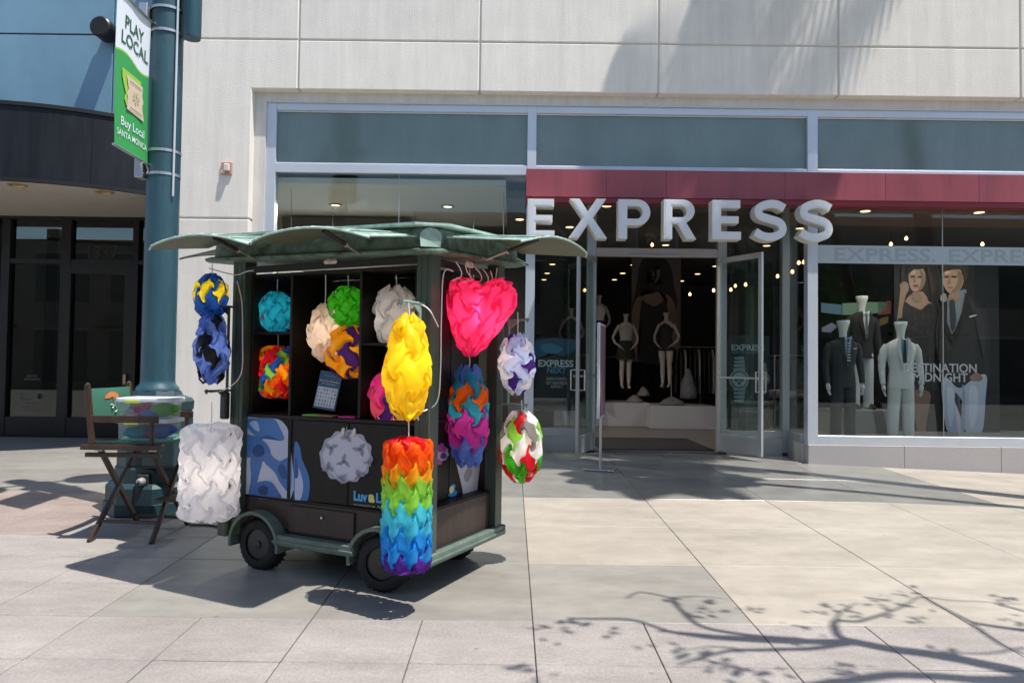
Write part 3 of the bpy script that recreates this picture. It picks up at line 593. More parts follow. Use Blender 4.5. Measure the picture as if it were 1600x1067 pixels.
# big portrait in the shop
poster('portrait_poster', 986, 1064, 398, 565, 17.2, flat(hx('5c5252')), 'tall dim portrait poster of a long-haired woman deep inside the shop',
  [('17110f', [(998,420),(1004,406),(1014,400),(1030,400),(1042,408),(1050,424),(1053,446),(1058,470),(1054,492),(1044,496),(1040,470),(1004,470),(1002,500),(992,498),(988,480),(994,450)]),
   ('7a6258', [(992,470),(1006,458),(1015,454),(1016,438),(1027,438),(1028,454),(1038,458),(1052,470),(1058,500),(1060,545),(1052,548),(1046,500),(1040,484),(1004,484),(999,505),(996,548),(988,548),(987,500)]),
   ('0f0d0d', [(1003,470),(1010,474),(1020,480),(1032,474),(1040,470),(1045,500),(1044,530),(1048,565),(998,565),(1002,530),(1000,500)]),
   ('8a6f64', [(1011,418),(1016,409),(1026,409),(1031,418),(1031,430),(1026,440),(1021,443),(1016,440),(1011,430)]),
   ('17110f', [(1008,440),(1007,420),(1012,406),(1022,403),(1033,408),(1037,424),(1036,444),(1041,462),(1034,458),(1031,440),(1033,424),(1028,411),(1019,408),(1012,416),(1010,428),(1012,444),(1006,462),(1000,460)]),
   ('2b1d1a', [(1013,422),(1019,421),(1019,424),(1013,424.5)]), ('2b1d1a', [(1023,421),(1029,422),(1029,424.5),(1023,424)]), ('5a302c', [(1017,435),(1021,433.5),(1025,435),(1021,437.5)]), ('6b554b', [(1020,424),(1022,424),(1023,431),(1019,431)]), ('6b554b', [(1026,424),(1031,420),(1031,431),(1026,440),(1022,442),(1026,434)])])
# fashion couple poster
fp, inv = poster('fashion_poster', 1398, 1560, 400, 676, 12.05, flat(hx('0c0a0a')), 'large dark fashion poster of a woman in black beside a man in white trousers',
  [ # woman: hair, hand, neck, face, dress, leg
   ('1a1210', [(1405,440),(1404,425),(1412,413),(1428,408),(1444,412),(1456,428),(1460,448),(1452,462),(1440,470),(1420,468),(1410,458)]),
   ('8c6f60', [(1408,455),(1406,445),(1411,440),(1418,442),(1420,452),(1414,464),(1412,480),(1416,505),(1402,508),(1404,480),(1406,466)]),
   ('927464', [(1424,460),(1442,456),(1446,468),(1456,474),(1440,486),(1420,480),(1414,472)]),
   ('a48472', [(1420,438),(1421,424),(1430,416),(1442,420),(1446,434),(1442,448),(1432,456),(1424,452)]),
   ('1d1a19', [(1412,474),(1424,478),(1438,484),(1452,474),(1462,482),(1464,520),(1460,560),(1462,610),(1420,612),(1418,560),(1410,520)]),
   ('7c5e50', [(1422,612),(1452,612),(1452,635),(1448,655),(1446,676),(1434,676),(1430,650)]),
   ('2c1d18', [(1423,432),(1429,430.5),(1429,433.5),(1423,434)]), ('2c1d18', [(1434,432),(1441,431),(1441,434),(1434,434)]), ('7a3f3a', [(1426,446),(1431,444.5),(1436,446),(1431,449)]), ('8a6a5a', [(1429,434),(1431,434),(1431,441),(1427,441)]), ('7d6152', [(1438,422),(1445,430),(1446,440),(1440,452),(1433,456),(1438,446),(1440,434)]), ('866a5b', [(1426,457),(1436,458),(1442,466),(1432,472),(1426,466)]), ('c09c88', [(1422,426),(1428,421),(1432,424),(1426,430)]),
   ('2b211c', [(1448,414),(1456,428),(1461,448),(1456,462),(1453,448),(1450,430)]), ('2b211c', [(1408,420),(1414,412),(1412,430),(1409,444)]),

   ('1a1210', [(1417,424),(1424,412),(1436,408),(1446,414),(1440,420),(1428,421),(1421,427)]),
   ('0a0909', [(1404,498),(1416,496),(1417,501),(1404,503)]),
   # man: jacket, shirt, face, hair, tie, trousers
   ('201d1d', [(1470,480),(1482,466),(1500,460),(1530,474),(1544,500),(1546,560),(1540,600),(1476,604),(1466,560),(1462,520)]),
   ('6f7884', [(1480,468),(1506,452),(1510,462),(1502,490),(1488,522),(1480,506),(1474,484)]),
   ('a07f6c', [(1473,432),(1474,420),(1486,417),(1500,421),(1506,433),(1503,448),(1494,459),(1483,458),(1475,447)]),
   ('33241c', [(1469,420),(1472,409),(1486,404),(1503,406),(1512,416),(1508,423),(1498,421),(1486,422),(1474,426)]), ('33241c', [(1503,417),(1512,417),(1512,432),(1507,439),(1503,430)]),
   ('2c1f1a', [(1476,432),(1482,431),(1482,433.6),(1476,434)]), ('2c1f1a', [(1487,431),(1494,431.5),(1494,434),(1487,433.6)]), ('8c6454', [(1479,449),(1485,448),(1490,449),(1485,451)]), ('876552', [(1483,434),(1485,434),(1485,443),(1480,443)]), ('7c604f', [(1497,424),(1505,432),(1502,447),(1493,458),(1486,457),(1494,446),(1497,436)]), ('c29f8a', [(1475,426),(1481,423),(1486,424),(1480,429)]), ('8c6f5e', [(1484,459),(1496,458),(1500,466),(1488,474),(1482,468)]), ('3a302a', [(1486,412),(1498,412),(1506,419),(1494,417)]),
   ('2c2929', [(1514,470),(1528,482),(1538,510),(1538,560),(1530,530),(1524,500)]), ('2c2929', [(1470,500),(1474,520),(1476,560),(1472,590),(1468,560)]),
   ('2a2d33', [(1484,470),(1490,468),(1492,476),(1494,500),(1489,518),(1485,504),(1485,480)]),
   ('8c7a70', [(1470,462),(1476,458),(1480,466),(1476,472),(1470,470)]),
   ('b8babf', [(1515,494),(1525,491.5),(1525.5,493),(1516,496)]),('0f0e0e',[(1506,456),(1514,466),(1512,490),(1492,535),(1489,528),(1503,490),(1510,466)]),('0f0e0e',[(1480,470),(1476,490),(1484,515),(1490,530),(1486,532),(1474,505),(1473,480)]),
   ('a9b0c2', [(1473,590),(1500,598),(1520,590),(1541,586),(1540,620),(1534,676),(1510,676),(1506,630),(1502,676),(1482,676),(1474,640)]),
   ('201d1d', [(1478,580),(1536,580),(1520,592),(1500,606),(1486,596)]),
   ('8b93a8', [(1504,600),(1508,620),(1507,672),(1502,672),(1503,630)]), ('bdc3d2', [(1515,604),(1528,610),(1526,650),(1518,670),(1514,640)]), ('bdc3d2', [(1480,606),(1490,612),(1490,650),(1484,668),(1480,640)]), ('8c6f60', [(1516,588),(1526,582),(1536,590),(1530,595),(1518,594)])])
# glints of sequins on the dress
b = MB(); random.seed(3)
for k in range(70):
    x, y = random.uniform(1418, 1458), random.uniform(490, 560); b.prism([at(x, y, 12.0), at(x+.8, y+.3, 12.0), at(x+.5+random.uniform(-1, 1), y+random.uniform(4, 8), 12.0)], (0, .001, 0))
b.build('sequin_marks', flat(hx('4a4644')), fp, loc=inv)['kind'] = 'stuff'
# entrance posters
ps, inv = poster('rewards_poster', 836, 903, 528, 641, YD+.25, flat(hx('10161c')), 'dark blue rewards poster standing behind the left entrance glass', [('1f4a66', [(838,531),(901,531),(901,545),(880,556),(858,552),(838,560)]), ('35708e', [(845,540),(860,536),(880,544),(870,552),(850,550)])], sm=2)
def ptext(s, x0, x1, y0, y1, Y_, m, par, inv, bold=.0, name='lettering'):
    p, q = at(x0, y1, Y_), at(x1, y0, Y_); o = text(s, name, m, par, p.x, q.x, p.z, q.z, Y_, .002, bold)
    if inv is not None: o.location = inv
    return o
wtx = flat((.5, .54, .56)); gtx = flat((.30, .32, .34)); btx = flat((.08, .25, .38))
ptext('EXPRESS', 841, 896, 562.5, 573, YD+.245, wtx, ps, inv, .03); ptext('NEXT', 855, 885, 574, 583, YD+.245, btx, ps, inv, .02)
for s_, x0, x1, y0, y1 in (('EARN POINTS.', 854, 886, 589.5, 594), ('GET REWARDS.', 853, 887, 596, 600.5), ('REPEAT.', 861, 880, 602, 606)): ptext(s_, x0, x1, y0, y1, YD+.245, gtx, ps, inv, .02)
wp, inv = poster('watch_poster', 1137, 1202, 525, 669, YD+.3, flat(hx('12262b')), 'teal poster of two wristwatches behind the right entrance glass', None)
def watch(cx, cy, s, col, face, nm):
    sh = []
    for sg in (-1, 1):
        for k in range(4): sh.append((col, [(cx-9*s+k*.6, cy+sg*(15+k*5.5)*s-2*s), (cx+9*s-k*.6, cy+sg*(15+k*5.5)*s-3*s), (cx+9*s-k*.6, cy+sg*(15+k*5.5)*s+2*s), (cx-9*s+k*.6, cy+sg*(15+k*5.5)*s+1.5*s)]))
    circ = lambda r, ox=0, oy=0: [(cx+ox+r*math.cos(a), cy+oy+r*math.sin(a)) for a in [2*math.pi*i/20 for i in range(20)]]
    sh += [(col, circ(15*s)), ('3a4244', circ(12.5*s)), (face, circ(11*s)), ('5a6263', circ(3*s, -4*s, 0)), ('5a6263', circ(3*s, 4*s, 0)), ('5a6263', circ(2.6*s, 0, 5*s)), ('15191a', [(cx-.4, cy), (cx+6*s, cy-7*s), (cx+.6, cy+.6)]), ('15191a', [(cx-.4, cy), (cx-5*s, cy-5*s), (cx+.6, cy-.4)])]
    art(nm, wp, YD+.296, sh, 1).location = inv
watch(1155, 593, 1.05, '9aa6a8', 'b6c0c0', 'printed_watch'); watch(1192, 592, .72, '8d8676', 'a7a294', 'printed_watch')
ptext('EXPRESS', 1143, 1194, 538.5, 547.5, YD+.294, wtx, wp, inv, .03); ptext('WATCH COLLECTION', 1144, 1193, 549, 552.5, YD+.294, gtx, wp, inv); ptext('DEFINING TIMES', 1156, 1190, 636, 639.5, YD+.294, gtx, wp, inv); ptext('FOR MEN & WOMEN', 1155, 1191, 641, 644.5, YD+.294, gtx, wp, inv)
# frosted band and window lettering
fb = empty('frosted_window_band', at(1440, 397, YG+.05), label='pale frosted vinyl band with faint lettering across the right shop window', cat='window film')
p, q = at(1279, 411, YG+.052), at(1278, 383, YG+.052); inv = -fb.location
film = mat('frosted_vinyl', (.36, .43, .45), .6); xr2 = mx[3][0]
MB().box(mx[2][1]+.002, xr2-.002, YG+.05, YG+.0585, p.z, q.z).build('film_strip', film, fb, loc=inv)
faint = mat('frosted_vinyl_lettering', (.28, .34, .355), .5)
for (s_, a, b_) in (('EXPRESS.', 1304, 1462), ('EXPRESS', 1483, 1634)): 
    o = text(s_, 'lettering', faint, fb, ax(a, YG+.05), ax(b_, YG+.05), p.z+.03, q.z-.03, YG+.05, .001, .02); o.location = inv
dm = empty('window_lettering', at(1465, 582, YG+.05), label='grey two-line vinyl lettering reading destination midnight on the right window', cat='window lettering'); inv = -dm.location
vt = mat('vinyl_lettering_grey', (.17, .19, .20), .6)
ptext('DESTINATION', 1412, 1526, 568.5, 581, YG+.052, vt, dm, inv, .018); ptext('MIDNIGHT', 1427, 1512, 583, 596, YG+.052, vt, dm, inv, .018)
# colourful decor hanging in the window: bright abstract board left
tag(art('wall_graphic', None, 12.3, [('46677c', [(1283,473),(1315,476),(1315,492),(1283,488)]), ('5d7a68', [(1316,474),(1360,472),(1390,472),(1390,486),(1350,492),(1316,492)]), ('9b4a50', [(1386,470),(1392,470),(1392,490),(1372,492),(1372,488),(1386,486)]), ('6b6f88', [(1284,512),(1300,504),(1308,510),(1298,520),(1284,518)]), ('7c6a40', [(1374,498),(1388,494),(1388,504),(1374,510)])], 1), 'strip of colourful cartoon-like wall graphic behind the window mannequins', 'wall graphic')
# floor sign stand
st = empty('poster_stand', (gnd(938, 733).x, gnd(938, 733).y, g(1.15, 9.45)), R(76), 'slim floor stand with a pinkish poster seen edge-on outside the shop entrance', 'sign stand')
k9 = 1150/9.45
box('base_plate', steel, st, -.19, .19, -.19, .19, 0, .018, bevel=.004)
for s_ in (-.05, .05): MB().tube([(s_, 0, .018), (s_, 0, .72)], .011, 8).build('post', steel, st)
box('frame', alu, st, -.28, .28, -.018, .018, .66, 1.86, bevel=.006); box('poster_sheet', mat('pink_print', (.17, .105, .11), .5, nscale=3, namt=.3), st, -.255, .255, .018, .022, .69, 1.83); box('poster_sheet', MC['pink_print'], st, -.255, .255, -.022, -.018, .69, 1.83)
# fire alarm strobe on the wall
al = empty('alarm_strobe', at(355, 264, YF), label='small pinkish alarm strobe box on the limestone pier', cat='alarm')
box('back_plate', mat('alarm_pink', (.42, .24, .19), .5), al, -.075, .075, -.03, 0, -.09, .09, bevel=.008)
box('strobe_lens', mat('alarm_lens', (.65, .55, .5), .2), al, -.02, .055, -.085, -.031, -.045, .055, bevel=.01); MB().lathe([(-.045, .025), (-.031, .028)], c=(-.045, 0, -.05), n=14, axis='Y').build('sounder', MC['alarm_lens'], al)

# ------------------------------------------------------------------ blue building with round canopy
bb = empty('blue_clad_building', (-7.2, 12.6, .29), label='blue panelled building with dark rounded canopy over glass doors at far left', cat='building'); bo = Vector((-7.2, 12.6, .29))
def bx(name, m, x0, x1, y0, y1, z0, z1, par=None, **k): return box(name, m, par or bb, x0-bo.x, x1-bo.x, y0-bo.y, y1-bo.y, z0-bo.z, z1-bo.z, **k)
blue = mat('blue_metal_panel', (.17, .29, .37), .35, .15, nscale=1.3, namt=.12, streak=(1, 1, .5))
YB_ = 10.75; xe = ax(177, YB_, 90); xw = xs[0]-.03; zq = az(90, 54, YB_)
for (a, b_) in ((-12, -9.6), (-9.6, xe), (xe, ax(266, YB_, 60))):
    bx('blue_panel', blue, a+.008, b_-.008, YB_, YB_+.1, 4.3, zq-.012, bevel=.004); bx('blue_panel', blue, a+.008, b_-.008, YB_, YB_+.1, zq+.012, 8.4, bevel=.004)
bx('dark_backing', bronze, -12, xw, YB_+.07, 13, 4.0, 8.4)
bx('corner_trim', mat('dark_navy_trim', (.02, .024, .035), .4), ax(266, YB_, 60)-.005, xw, 10.3, YB_+.2, .2, 8.4)
cxC, cyC, rC = -7.2, 12.56, 3.16; zf1, zf0 = az(100, 165, 9.55), az(100, 284, 9.55)
fm = mat('black_fascia_metal', (.008, .010, .014), .5, spec=.25, nscale=9, namt=.5, streak=(1, 1, .12)); 
arc = [R(-170+160*i/32) for i in range(33)]
b = MB(); b.rings([[(cxC+rr*math.cos(a)-bo.x, cyC+rr*math.sin(a)-bo.y, z-bo.z) for rr, z in ((rC, zf0), (rC, zf1), (rC-.12, zf1), (rC-.12, zf0))] for a in arc]); b.build('curved_fascia', fm, bb, smooth='auto')
b = MB(); b.rings([[(cxC+rr*math.cos(a)-bo.x, cyC+rr*math.sin(a)-bo.y, z-bo.z) for rr, z in ((rC+.02, zf0-.02), (rC+.02, zf0+.03), (rC-.0, zf0+.03), (rC-.0, zf0-.02))] for a in arc]); b.build('fascia_trim', bronze, bb, smooth='auto')
b = MB(); b.rings([[(cxC+rr*math.cos(a)-bo.x, cyC+rr*math.sin(a)-bo.y, z-bo.z) for rr, z in ((rC+.02, zf1-.03), (rC+.02, zf1+.02), (rC-.1, zf1+.02), (rC-.1, zf1-.03))] for a in arc]); b.build('fascia_trim', bronze, bb, smooth='auto')
for a in (-165, -140, -115, -90, -61, -35):
    p = (cxC+(rC+.001)*math.cos(R(a)), cyC+(rC+.001)*math.sin(R(a))); MB().tube([(p[0]-bo.x, p[1]-bo.y, zf0+.03-bo.z), (p[0]-bo.x, p[1]-bo.y, zf1-.03-bo.z)], .006, 5).build('fascia_seam', bronze, bb)
soff = mat('canopy_soffit', (.42, .38, .33), .8, nscale=2, namt=.05)
b = MB(); b.prism([(cxC+(rC-.12)*math.cos(a)-bo.x, cyC+(rC-.12)*math.sin(a)-bo.y, zf0+.02-bo.z) for a in arc]+[(cxC+3-bo.x, 13-bo.y, zf0+.02-bo.z), (cxC-3-bo.x, 13-bo.y, zf0+.02-bo.z)], (0, 0, .08)); b.build('soffit', soff, bb)
b = MB(); b.prism([(cxC+(rC-.12)*math.cos(a)-bo.x, cyC+(rC-.12)*math.sin(a)-bo.y, zf1-.06-bo.z) for a in arc], (0, 0, .05)); b.build('canopy_roof', bronze, bb)
for (px_, py_) in ((27, 289), (163, 300)):
    d = ray(px_, py_); t = (zf0+.019-CAM_H)/d.z; p = O+t*d-bo
    MB().lathe([(0, .12), (-.012, .12), (-.012, .085), (-.002, .08)], c=p, n=20).build('recessed_light', mat('gold_trim', (.55, .42, .2), .4, .6), bb)
YE = 12.0
fr = [(-13, ax(-2, YE)), (ax(2, YE), ax(15, YE)), (ax(95, YE), ax(110, YE)), (ax(207, YE), ax(216, YE)), (ax(262, YE), ax(275, YE)+.2)]
zE1, zE0 = az(100, 334, YE), az(100, 343, YE); zR1, zR0 = az(100, 405, YE), az(100, 412, YE); zK = az(100, 652, YE)
for a, b_ in fr: bx('door_post', bronze, a, b_, YE, YE+.15, .29, zE1)
bx('door_head', bronze, fr[0][1], fr[-1][0], YE-.01, YE+.16, zE0, zf0+.02)
for i in range(1, 4):
    a, b_ = fr[i][1]+.001, fr[i+1][0]-.001
    bx('transom_bar', bronze, a, b_, YE+.01, YE+.14, zR0, zR1); bx('transom_pane', darkglass, a, b_, YE+.07, YE+.08, zR1, zE0)
    bx('door_pane', darkglass, a, b_, YE+.07, YE+.08, zK, zR0); bx('kick_plate', bronze, a, b_, YE+.01, YE+.14, .29, zK)
a, b_ = fr[2][1]+.001, fr[3][0]-.001
bx('door_stile', bronze, a, ax(112, YE), YE+.0, YE+.065, zK, zR0-.0); bx('door_stile', bronze, ax(196, YE), b_, YE+.0, YE+.065, zK, zR0); bx('door_top_rail', bronze, ax(112, YE), ax(196, YE), YE+.003, YE+.065, az(100, 427, YE), zR0)
MB().box(ax(200, YE)-bo.x, ax(204, YE)-bo.x, YE-.05-bo.y, YE-bo.y, az(200, 600, YE)-bo.z, az(200, 585, YE)-bo.z).build('door_handle', mat('brass_handle', (.45, .36, .2), .35, .8), bb)
o = text('1337', 'house_number', mat('gold_leaf', (.022, .016, .01), .5), bb, ax(134, YE), ax(181, YE), az(157, 403, YE), az(157, 383, YE), YE+.066, .002, .0); o.location = -bo
dk = mat('lobby_dark_tile', (.05, .045, .04), .5, nscale=2, namt=.3)
bx('lobby_back_wall', dk, -12.5, xw, 15, 15.1, .29, 4); bx('lobby_floor', dk, -12.5, xw, YE+.16, 15, .2, .29); bx('lobby_panel', mat('lobby_pale_panel', (.30, .28, .25), .7), ax(72, 13.8), ax(90, 13.8), 13.8, 13.9, .29, 4)
bx('lobby_side_wall', dk, xw-.1, xw, YE+.16, 15, .29, 4)
for (s_, x0, x1, y0, y1) in (('NOTICE', 44, 60, 586, 589), ('PRIVATE PROPERTY', 40, 65, 591, 594), ('NO', 35, 44, 615, 619), ('SMOKING', 35, 53, 621, 625), ('WARNING', 42, 62, 629, 632), ('THIS AREA CONTAINS', 37, 66, 634, 637), ('CHEMICALS', 40, 64, 639, 642)):
    o = text(s_, 'door_notice', flat((.16, .16, .16)), bb, ax(x0, YE), ax(x1, YE), az(x0, y1, YE), az(x0, y0, YE), YE+.066, .001, 0); o.location = -bo
b = MB(); c_ = at(62, 619, YE+.064)-bo; b.lathe([(-.001, .055), (.001, .055), (.001, .042), (-.001, .042)], c=c_, n=24, axis='Y'); b.box(c_.x-.045, c_.x+.045, c_.y-.002, c_.y, c_.z-.006, c_.z+.006); b.build('door_notice', flat((.16, .16, .16)), bb)
wl = empty('wall_lamp', at(174, 56, YB_), label='round black lamp fixture on the blue panels behind the banner', cat='wall lamp')
MB().lathe([(-.32, .13), (-.30, .15), (-.08, .15), (-.06, .11), (0, .11)], n=24, axis='Y').build('lamp_body', bronze, wl, smooth='auto')

# ------------------------------------------------------------------ lamp post with banner
PX, PY = -3.32, 6.92; pz0 = g(PX, PY); lp = empty('lamp_post', (PX, PY, pz0), label='teal street lamp post with stepped octagonal base and fluted shaft beside the cart', cat='lamp post')
def octp(prof, n=8): return MB().lathe(prof, n=n)
o = octp([(0, .43), (.1, .43), (.105, .41), (.24, .41), (.27, .385), (.28, .37)]).build('base_step', mat('pedestal_shaded_teal', (.009, .034, .044), .5, nscale=3, namt=.2), lp); o.rotation_euler[2] = R(22.5)  # shade on the pedestal is put into this darker teal
o = octp([(.28, .34), (.40, .34), (.42, .325), (.9, .31), (.92, .30)]).build('pedestal', mat('pedestal_shaded_teal', (.009, .034, .044), .5, nscale=3, namt=.2), lp, bevel=0); o.rotation_euler[2] = R(22.5)
o = octp([(.92, .315), (1.0, .32), (1.03, .30), (1.06, .22), (1.10, .20)]).build('pedestal_cap', mat('pedestal_shaded_teal', (.009, .034, .044), .5, nscale=3, namt=.2), lp); o.rotation_euler[2] = R(22.5)
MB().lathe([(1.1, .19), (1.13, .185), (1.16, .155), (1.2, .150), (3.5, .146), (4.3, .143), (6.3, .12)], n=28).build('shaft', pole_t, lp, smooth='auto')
box('service_cover', MC['pedestal_shaded_teal'], lp, .05, .33, -.36, -.2, .42, 1.0, bevel=.01)
# outlet and plug on the pedestal
ot = empty('power_plug', at(222, 752, PY-.36), label='black cord plug in an outlet on the lamp post base', cat='plug')
box('outlet_box', mat('outlet_black', (.02, .02, .02), .5), ot, -.05, .05, 0, .06, -.06, .06, bevel=.008); MB().lathe([(-.06, .02), (-.04, .035), (0, .035)], n=14, axis='Y').build('plug_head', mat('plug_grey', (.25, .25, .24), .5), ot)
q0 = ot.location; MB().tube([(0, -.06, 0), (-.02, -.1, -.04), (-.04, -.08, -.15), (-.03, -.06, -.35), (.1, -.08, -.55)], .008, 8).build('plug_cable', MC['outlet_black'], ot, smooth=True)
# upper side cylinder, conduit, clamps
cz = at(271, 55, PY-.1)-Vector((PX, PY, pz0))
MB().lathe([(cz.z+.0, .08), (cz.z+.02, .085), (cz.z+1.6, .085), (cz.z+1.62, .08)], c=(.24, -.02, 0), n=20).build('side_canister', pole_t, lp, smooth='auto')
MB().tube([(.135, -.09, at(266, 310, PY).z-pz0), (.135, -.09, 5.6)], .011, 8).build('conduit', alu, lp)
box('cross_bracket', pole_t, lp, -.12, .34, -.06, .06, cz.z+.42, cz.z+.5, bevel=.01)
# lamp head far above (its shadow falls on the paving)
MB().tube([(0, 0, 6.0), (0, 0, 6.45)], .06, 10).build('top_spindle', pole_t, lp)
for s_ in (-1, 1):
    MB().tube([(0, 0, 5.35), (s_*.2, s_*.22, 5.5), (s_*.36, s_*.42, 5.45)], .03, 8).build('lamp_arm', pole_t, lp)
    MB().lathe([(5.2, .05), (5.22, .3), (5.26, .31), (5.4, .12), (5.48, .05)], c=(s_*.38, s_*.44, 0), n=22).build('lamp_head', pole_t, lp, smooth='auto')
for (y_, k) in ((110, 0), (258, 1)):
    zc = at(235, y_*.0+(38 if k == 0 else 258), PY).z-pz0
    for dz in (-.12, .1): MB().lathe([(zc+dz, .152), (zc+dz+.025, .152), (zc+dz+.025, .146), (zc+dz, .146)], n=24).build('clamp_band', steel, lp)
    box('clamp_plate', steel, lp, -.21, -.13, -.14, .0, zc-.15, zc+.14, bevel=.006)
# banner : hangs toward the camera-left of the post
bn = empty('street_banner', (PX-.18, PY-.1, pz0), label='white and green vertical banner reading play local on the lamp post', cat='banner')
bdir = Vector((-.30, -.62, 0)).normalized(); 
tl, bl_ = 4.82-pz0+.05, 3.18-pz0
# banner corners measured: outer edge at photo x 181, inner edge x 234
inner = Vector((ax(234, PY-.12, 150)-bn.location.x, -.02, 0)); dd = ray(181, 120); 
yo = PY-.12-.62; outer = Vector((ax(181, yo, 150)-bn.location.x, yo-bn.location.y, 0))
zi1, zi0 = at(234, 33, PY-.12).z-pz0, at(235, 256, PY-.12).z-pz0; zo1, zo0 = at(181, -14, yo).z-pz0, at(182, 228, yo).z-pz0
zi1 = (zi1+zo1)/2; zo1 = zi1; zi0 = (zi0+zo0)/2; zo0 = zi0
bw = (outer-inner); BL = bw.length; bn.location = bn.location+Vector((inner.x, inner.y, 0)); bn.rotation_euler[2] = math.atan2(-bw.y, -bw.x)
# local frame: x from outer(-BL) to inner(0); the printed side faces local -y
Hb = zi1-zi0
def bcloth(u, t): return (-BL+u*BL, .004*math.sin(u*7+t*3)+.012*math.sin(t*2.3), zi0+t*Hb)
def strip(name, m, t0, t1, par=bn, off=0, fn=None, n=14):
    b = MB(); vs = []; nb = 10
    for i in range(n+1):
        for j in range(nb+1):
            u = i/n; lo = t0(u) if callable(t0) else t0; hi = t1(u) if callable(t1) else t1; x, y, z = bcloth(u, lo+(hi-lo)*j/nb); vs.append((x, y-off, z))
    b.add(vs, [(i*(nb+1)+j, (i+1)*(nb+1)+j, (i+1)*(nb+1)+j+1, i*(nb+1)+j+1) for i in range(n) for j in range(nb)]); return b.build(name, m, par, smooth=True, fix=False)
bwht = mat('banner_white', (.68, .72, .78), .6); bgrn = mat('banner_green', (.035, .30, .075), .6); blim = mat('banner_lime', (.30, .50, .06), .6)
curve = lambda u: .63+.02*math.sin(u*6.28)-.01*u
strip('white_cloth', bwht, curve, 1); strip('green_cloth', bgrn, 0, lambda u: curve(u)-.012); strip('lime_band', blim, lambda u: curve(u)-.012, curve, off=.0)
def btext(s, u0, u1, t0, t1, m, bold=.02):
    o = text(s, 'lettering', m, bn, -BL+u0*BL, -BL+u1*BL, zi0+t0*Hb, zi0+t1*Hb, 0, .001, bold)
    for v in o.data.vertices:
        u = (v.co.x+BL)/BL; t = (v.co.z-zi0)/Hb; v.co.y = bcloth(u, t)[1]-.0045+(v.co.y)*.3
dgt = mat('banner_dark_green', (.02, .11, .05), .6); cream = mat('banner_cream', (.60, .47, .36), .6)
btext('PLAY', .22, .80, .80, .885, dgt, .012); btext('LOCAL', .14, .95, .69, .775, dgt, .012); btext('Buy Local', .18, .86, .14, .215, bwht, .005); btext('SANTA MONICA', .07, .95, .085, .125, bwht, .004)
def bshape(pts, m, off):
    b = MB(); V = [(-BL+u*BL, bcloth(u, t)[1]-off, zi0+t*Hb) for u, t in pts]; bm_ = bmesh.new(); f = bm_.faces.new([bm_.verts.new(p) for p in V]); bmesh.ops.triangulate(bm_, faces=[f]); bm_.verts.index_update()
    b.add([v.co for v in bm_.verts], [[v.index for v in f.verts] for f in bm_.faces]); bm_.free(); return b.build('printed_ticket', m, bn)
bshape([(.17, .53), (.73, .53), (.74, .46), (.72, .33), (.30, .30), (.24, .34), (.28, .38), (.24, .41), (.18, .47)], blim, .008)
bshape([(.28, .50), (.78, .50), (.76, .44), (.80, .40), (.76, .36), (.82, .27), (.30, .28), (.34, .34), (.30, .38), (.34, .42)], cream, .012)
for a in range(6):
    aa = a*math.pi/3+.3; cu_, ct = .56, .39
    bshape([(cu_+.02*math.cos(aa), ct+.008*math.sin(aa)), (cu_+.09*math.cos(aa-.25), ct+.032*math.sin(aa-.25)), (cu_+.12*math.cos(aa), ct+.042*math.sin(aa)), (cu_+.09*math.cos(aa+.25), ct+.032*math.sin(aa+.25))], mat('banner_sage', (.35, .40, .22), .6), .016)
bshape([(.36, .475), (.72, .475), (.72, .470), (.36, .470)], dgt, .016); bshape([(.38, .305), (.74, .300), (.74, .295), (.38, .300)], dgt, .016)
for zz in (zi1, zi0): MB().tube([(-BL-.02, bcloth(0, 0)[1]+.0, zz), (.12, 0, zz)], .012, 8).build('banner_rod', steel, bn)
lo_ = MB(); lo_.tube([(.03+.07*math.cos(a)-.12, -.01, zi0-.06+.05*math.sin(a)) for a in [R(-40+i*30) for i in range(11)]], .006, 6); lo_.build('wire_loop', steel, bn)

# ------------------------------------------------------------------ the vending cart
cart = empty('vending_cart', C0, R(154-180), 'dark green four-wheeled vending cart with verdigris canopy and black display shelves', 'vending cart')
def K(u, v, h): return Vector((-u, v, h))
def cbx(name, m, u0, u1, v0, v1, w0, w1, par=cart, bevel=.003): return MB().box(-u1, -u0, v0, v1, w0, w1).build(name, m, par, bevel=bevel)
LU, LV = 1.62, 1.0
tz = lambda u, v: .02*u+.055*v
for (u0, u1, v0, v1) in ((-.035, .07, 0, .11), (1.505, 1.62, 0, .11), (-.035, .055, .90, 1.0), (1.53, 1.62, .90, 1.0)):
    p = cbx('corner_post', cartg, u0, u1, v0, v1, .24, 2.13+tz(u0, v0))
    for k in (.3, .7): cbx('post_flute', mat('flute_shadow_green', (.05, .07, .055), .5), u0+(u1-u0)*k-.004, u0+(u1-u0)*k+.004, v0-.0035, v0-.0005, .3, 2.1, par=cart, bevel=0)
# base rails
def rail(u0, u1, v0, v1):
    e = 0; cbx('base_rail', rail_g, u0, u1, v0, v1, .205, .275, bevel=.006)
    if u1-u0 > v1-v0: cbx('rail_groove', rail_g, u0, u1, v0-.012, v0-.0005, .225, .243, bevel=.003) if v0 < .5 else None
    else: cbx('rail_groove', rail_g, u0-.012, u0-.0005, v0+.02, v1-.02, .225, .243, bevel=.003) if u0 < .5 else None
rail(.50, 1.165, -.03, .05); rail(-.055, -.005, -.03, 1.03); rail(-.055, 1.66, .98, 1.03); rail(1.61, 1.66, .02, .98); rail(-.004, .13, -.03, .05)
cbx('end_block', cartg, 1.585, 1.68, -.04, .12, .215, .37, bevel=.012)
cbx('base_floor', blackm, .0, 1.60, .05, .97, .24, .275)
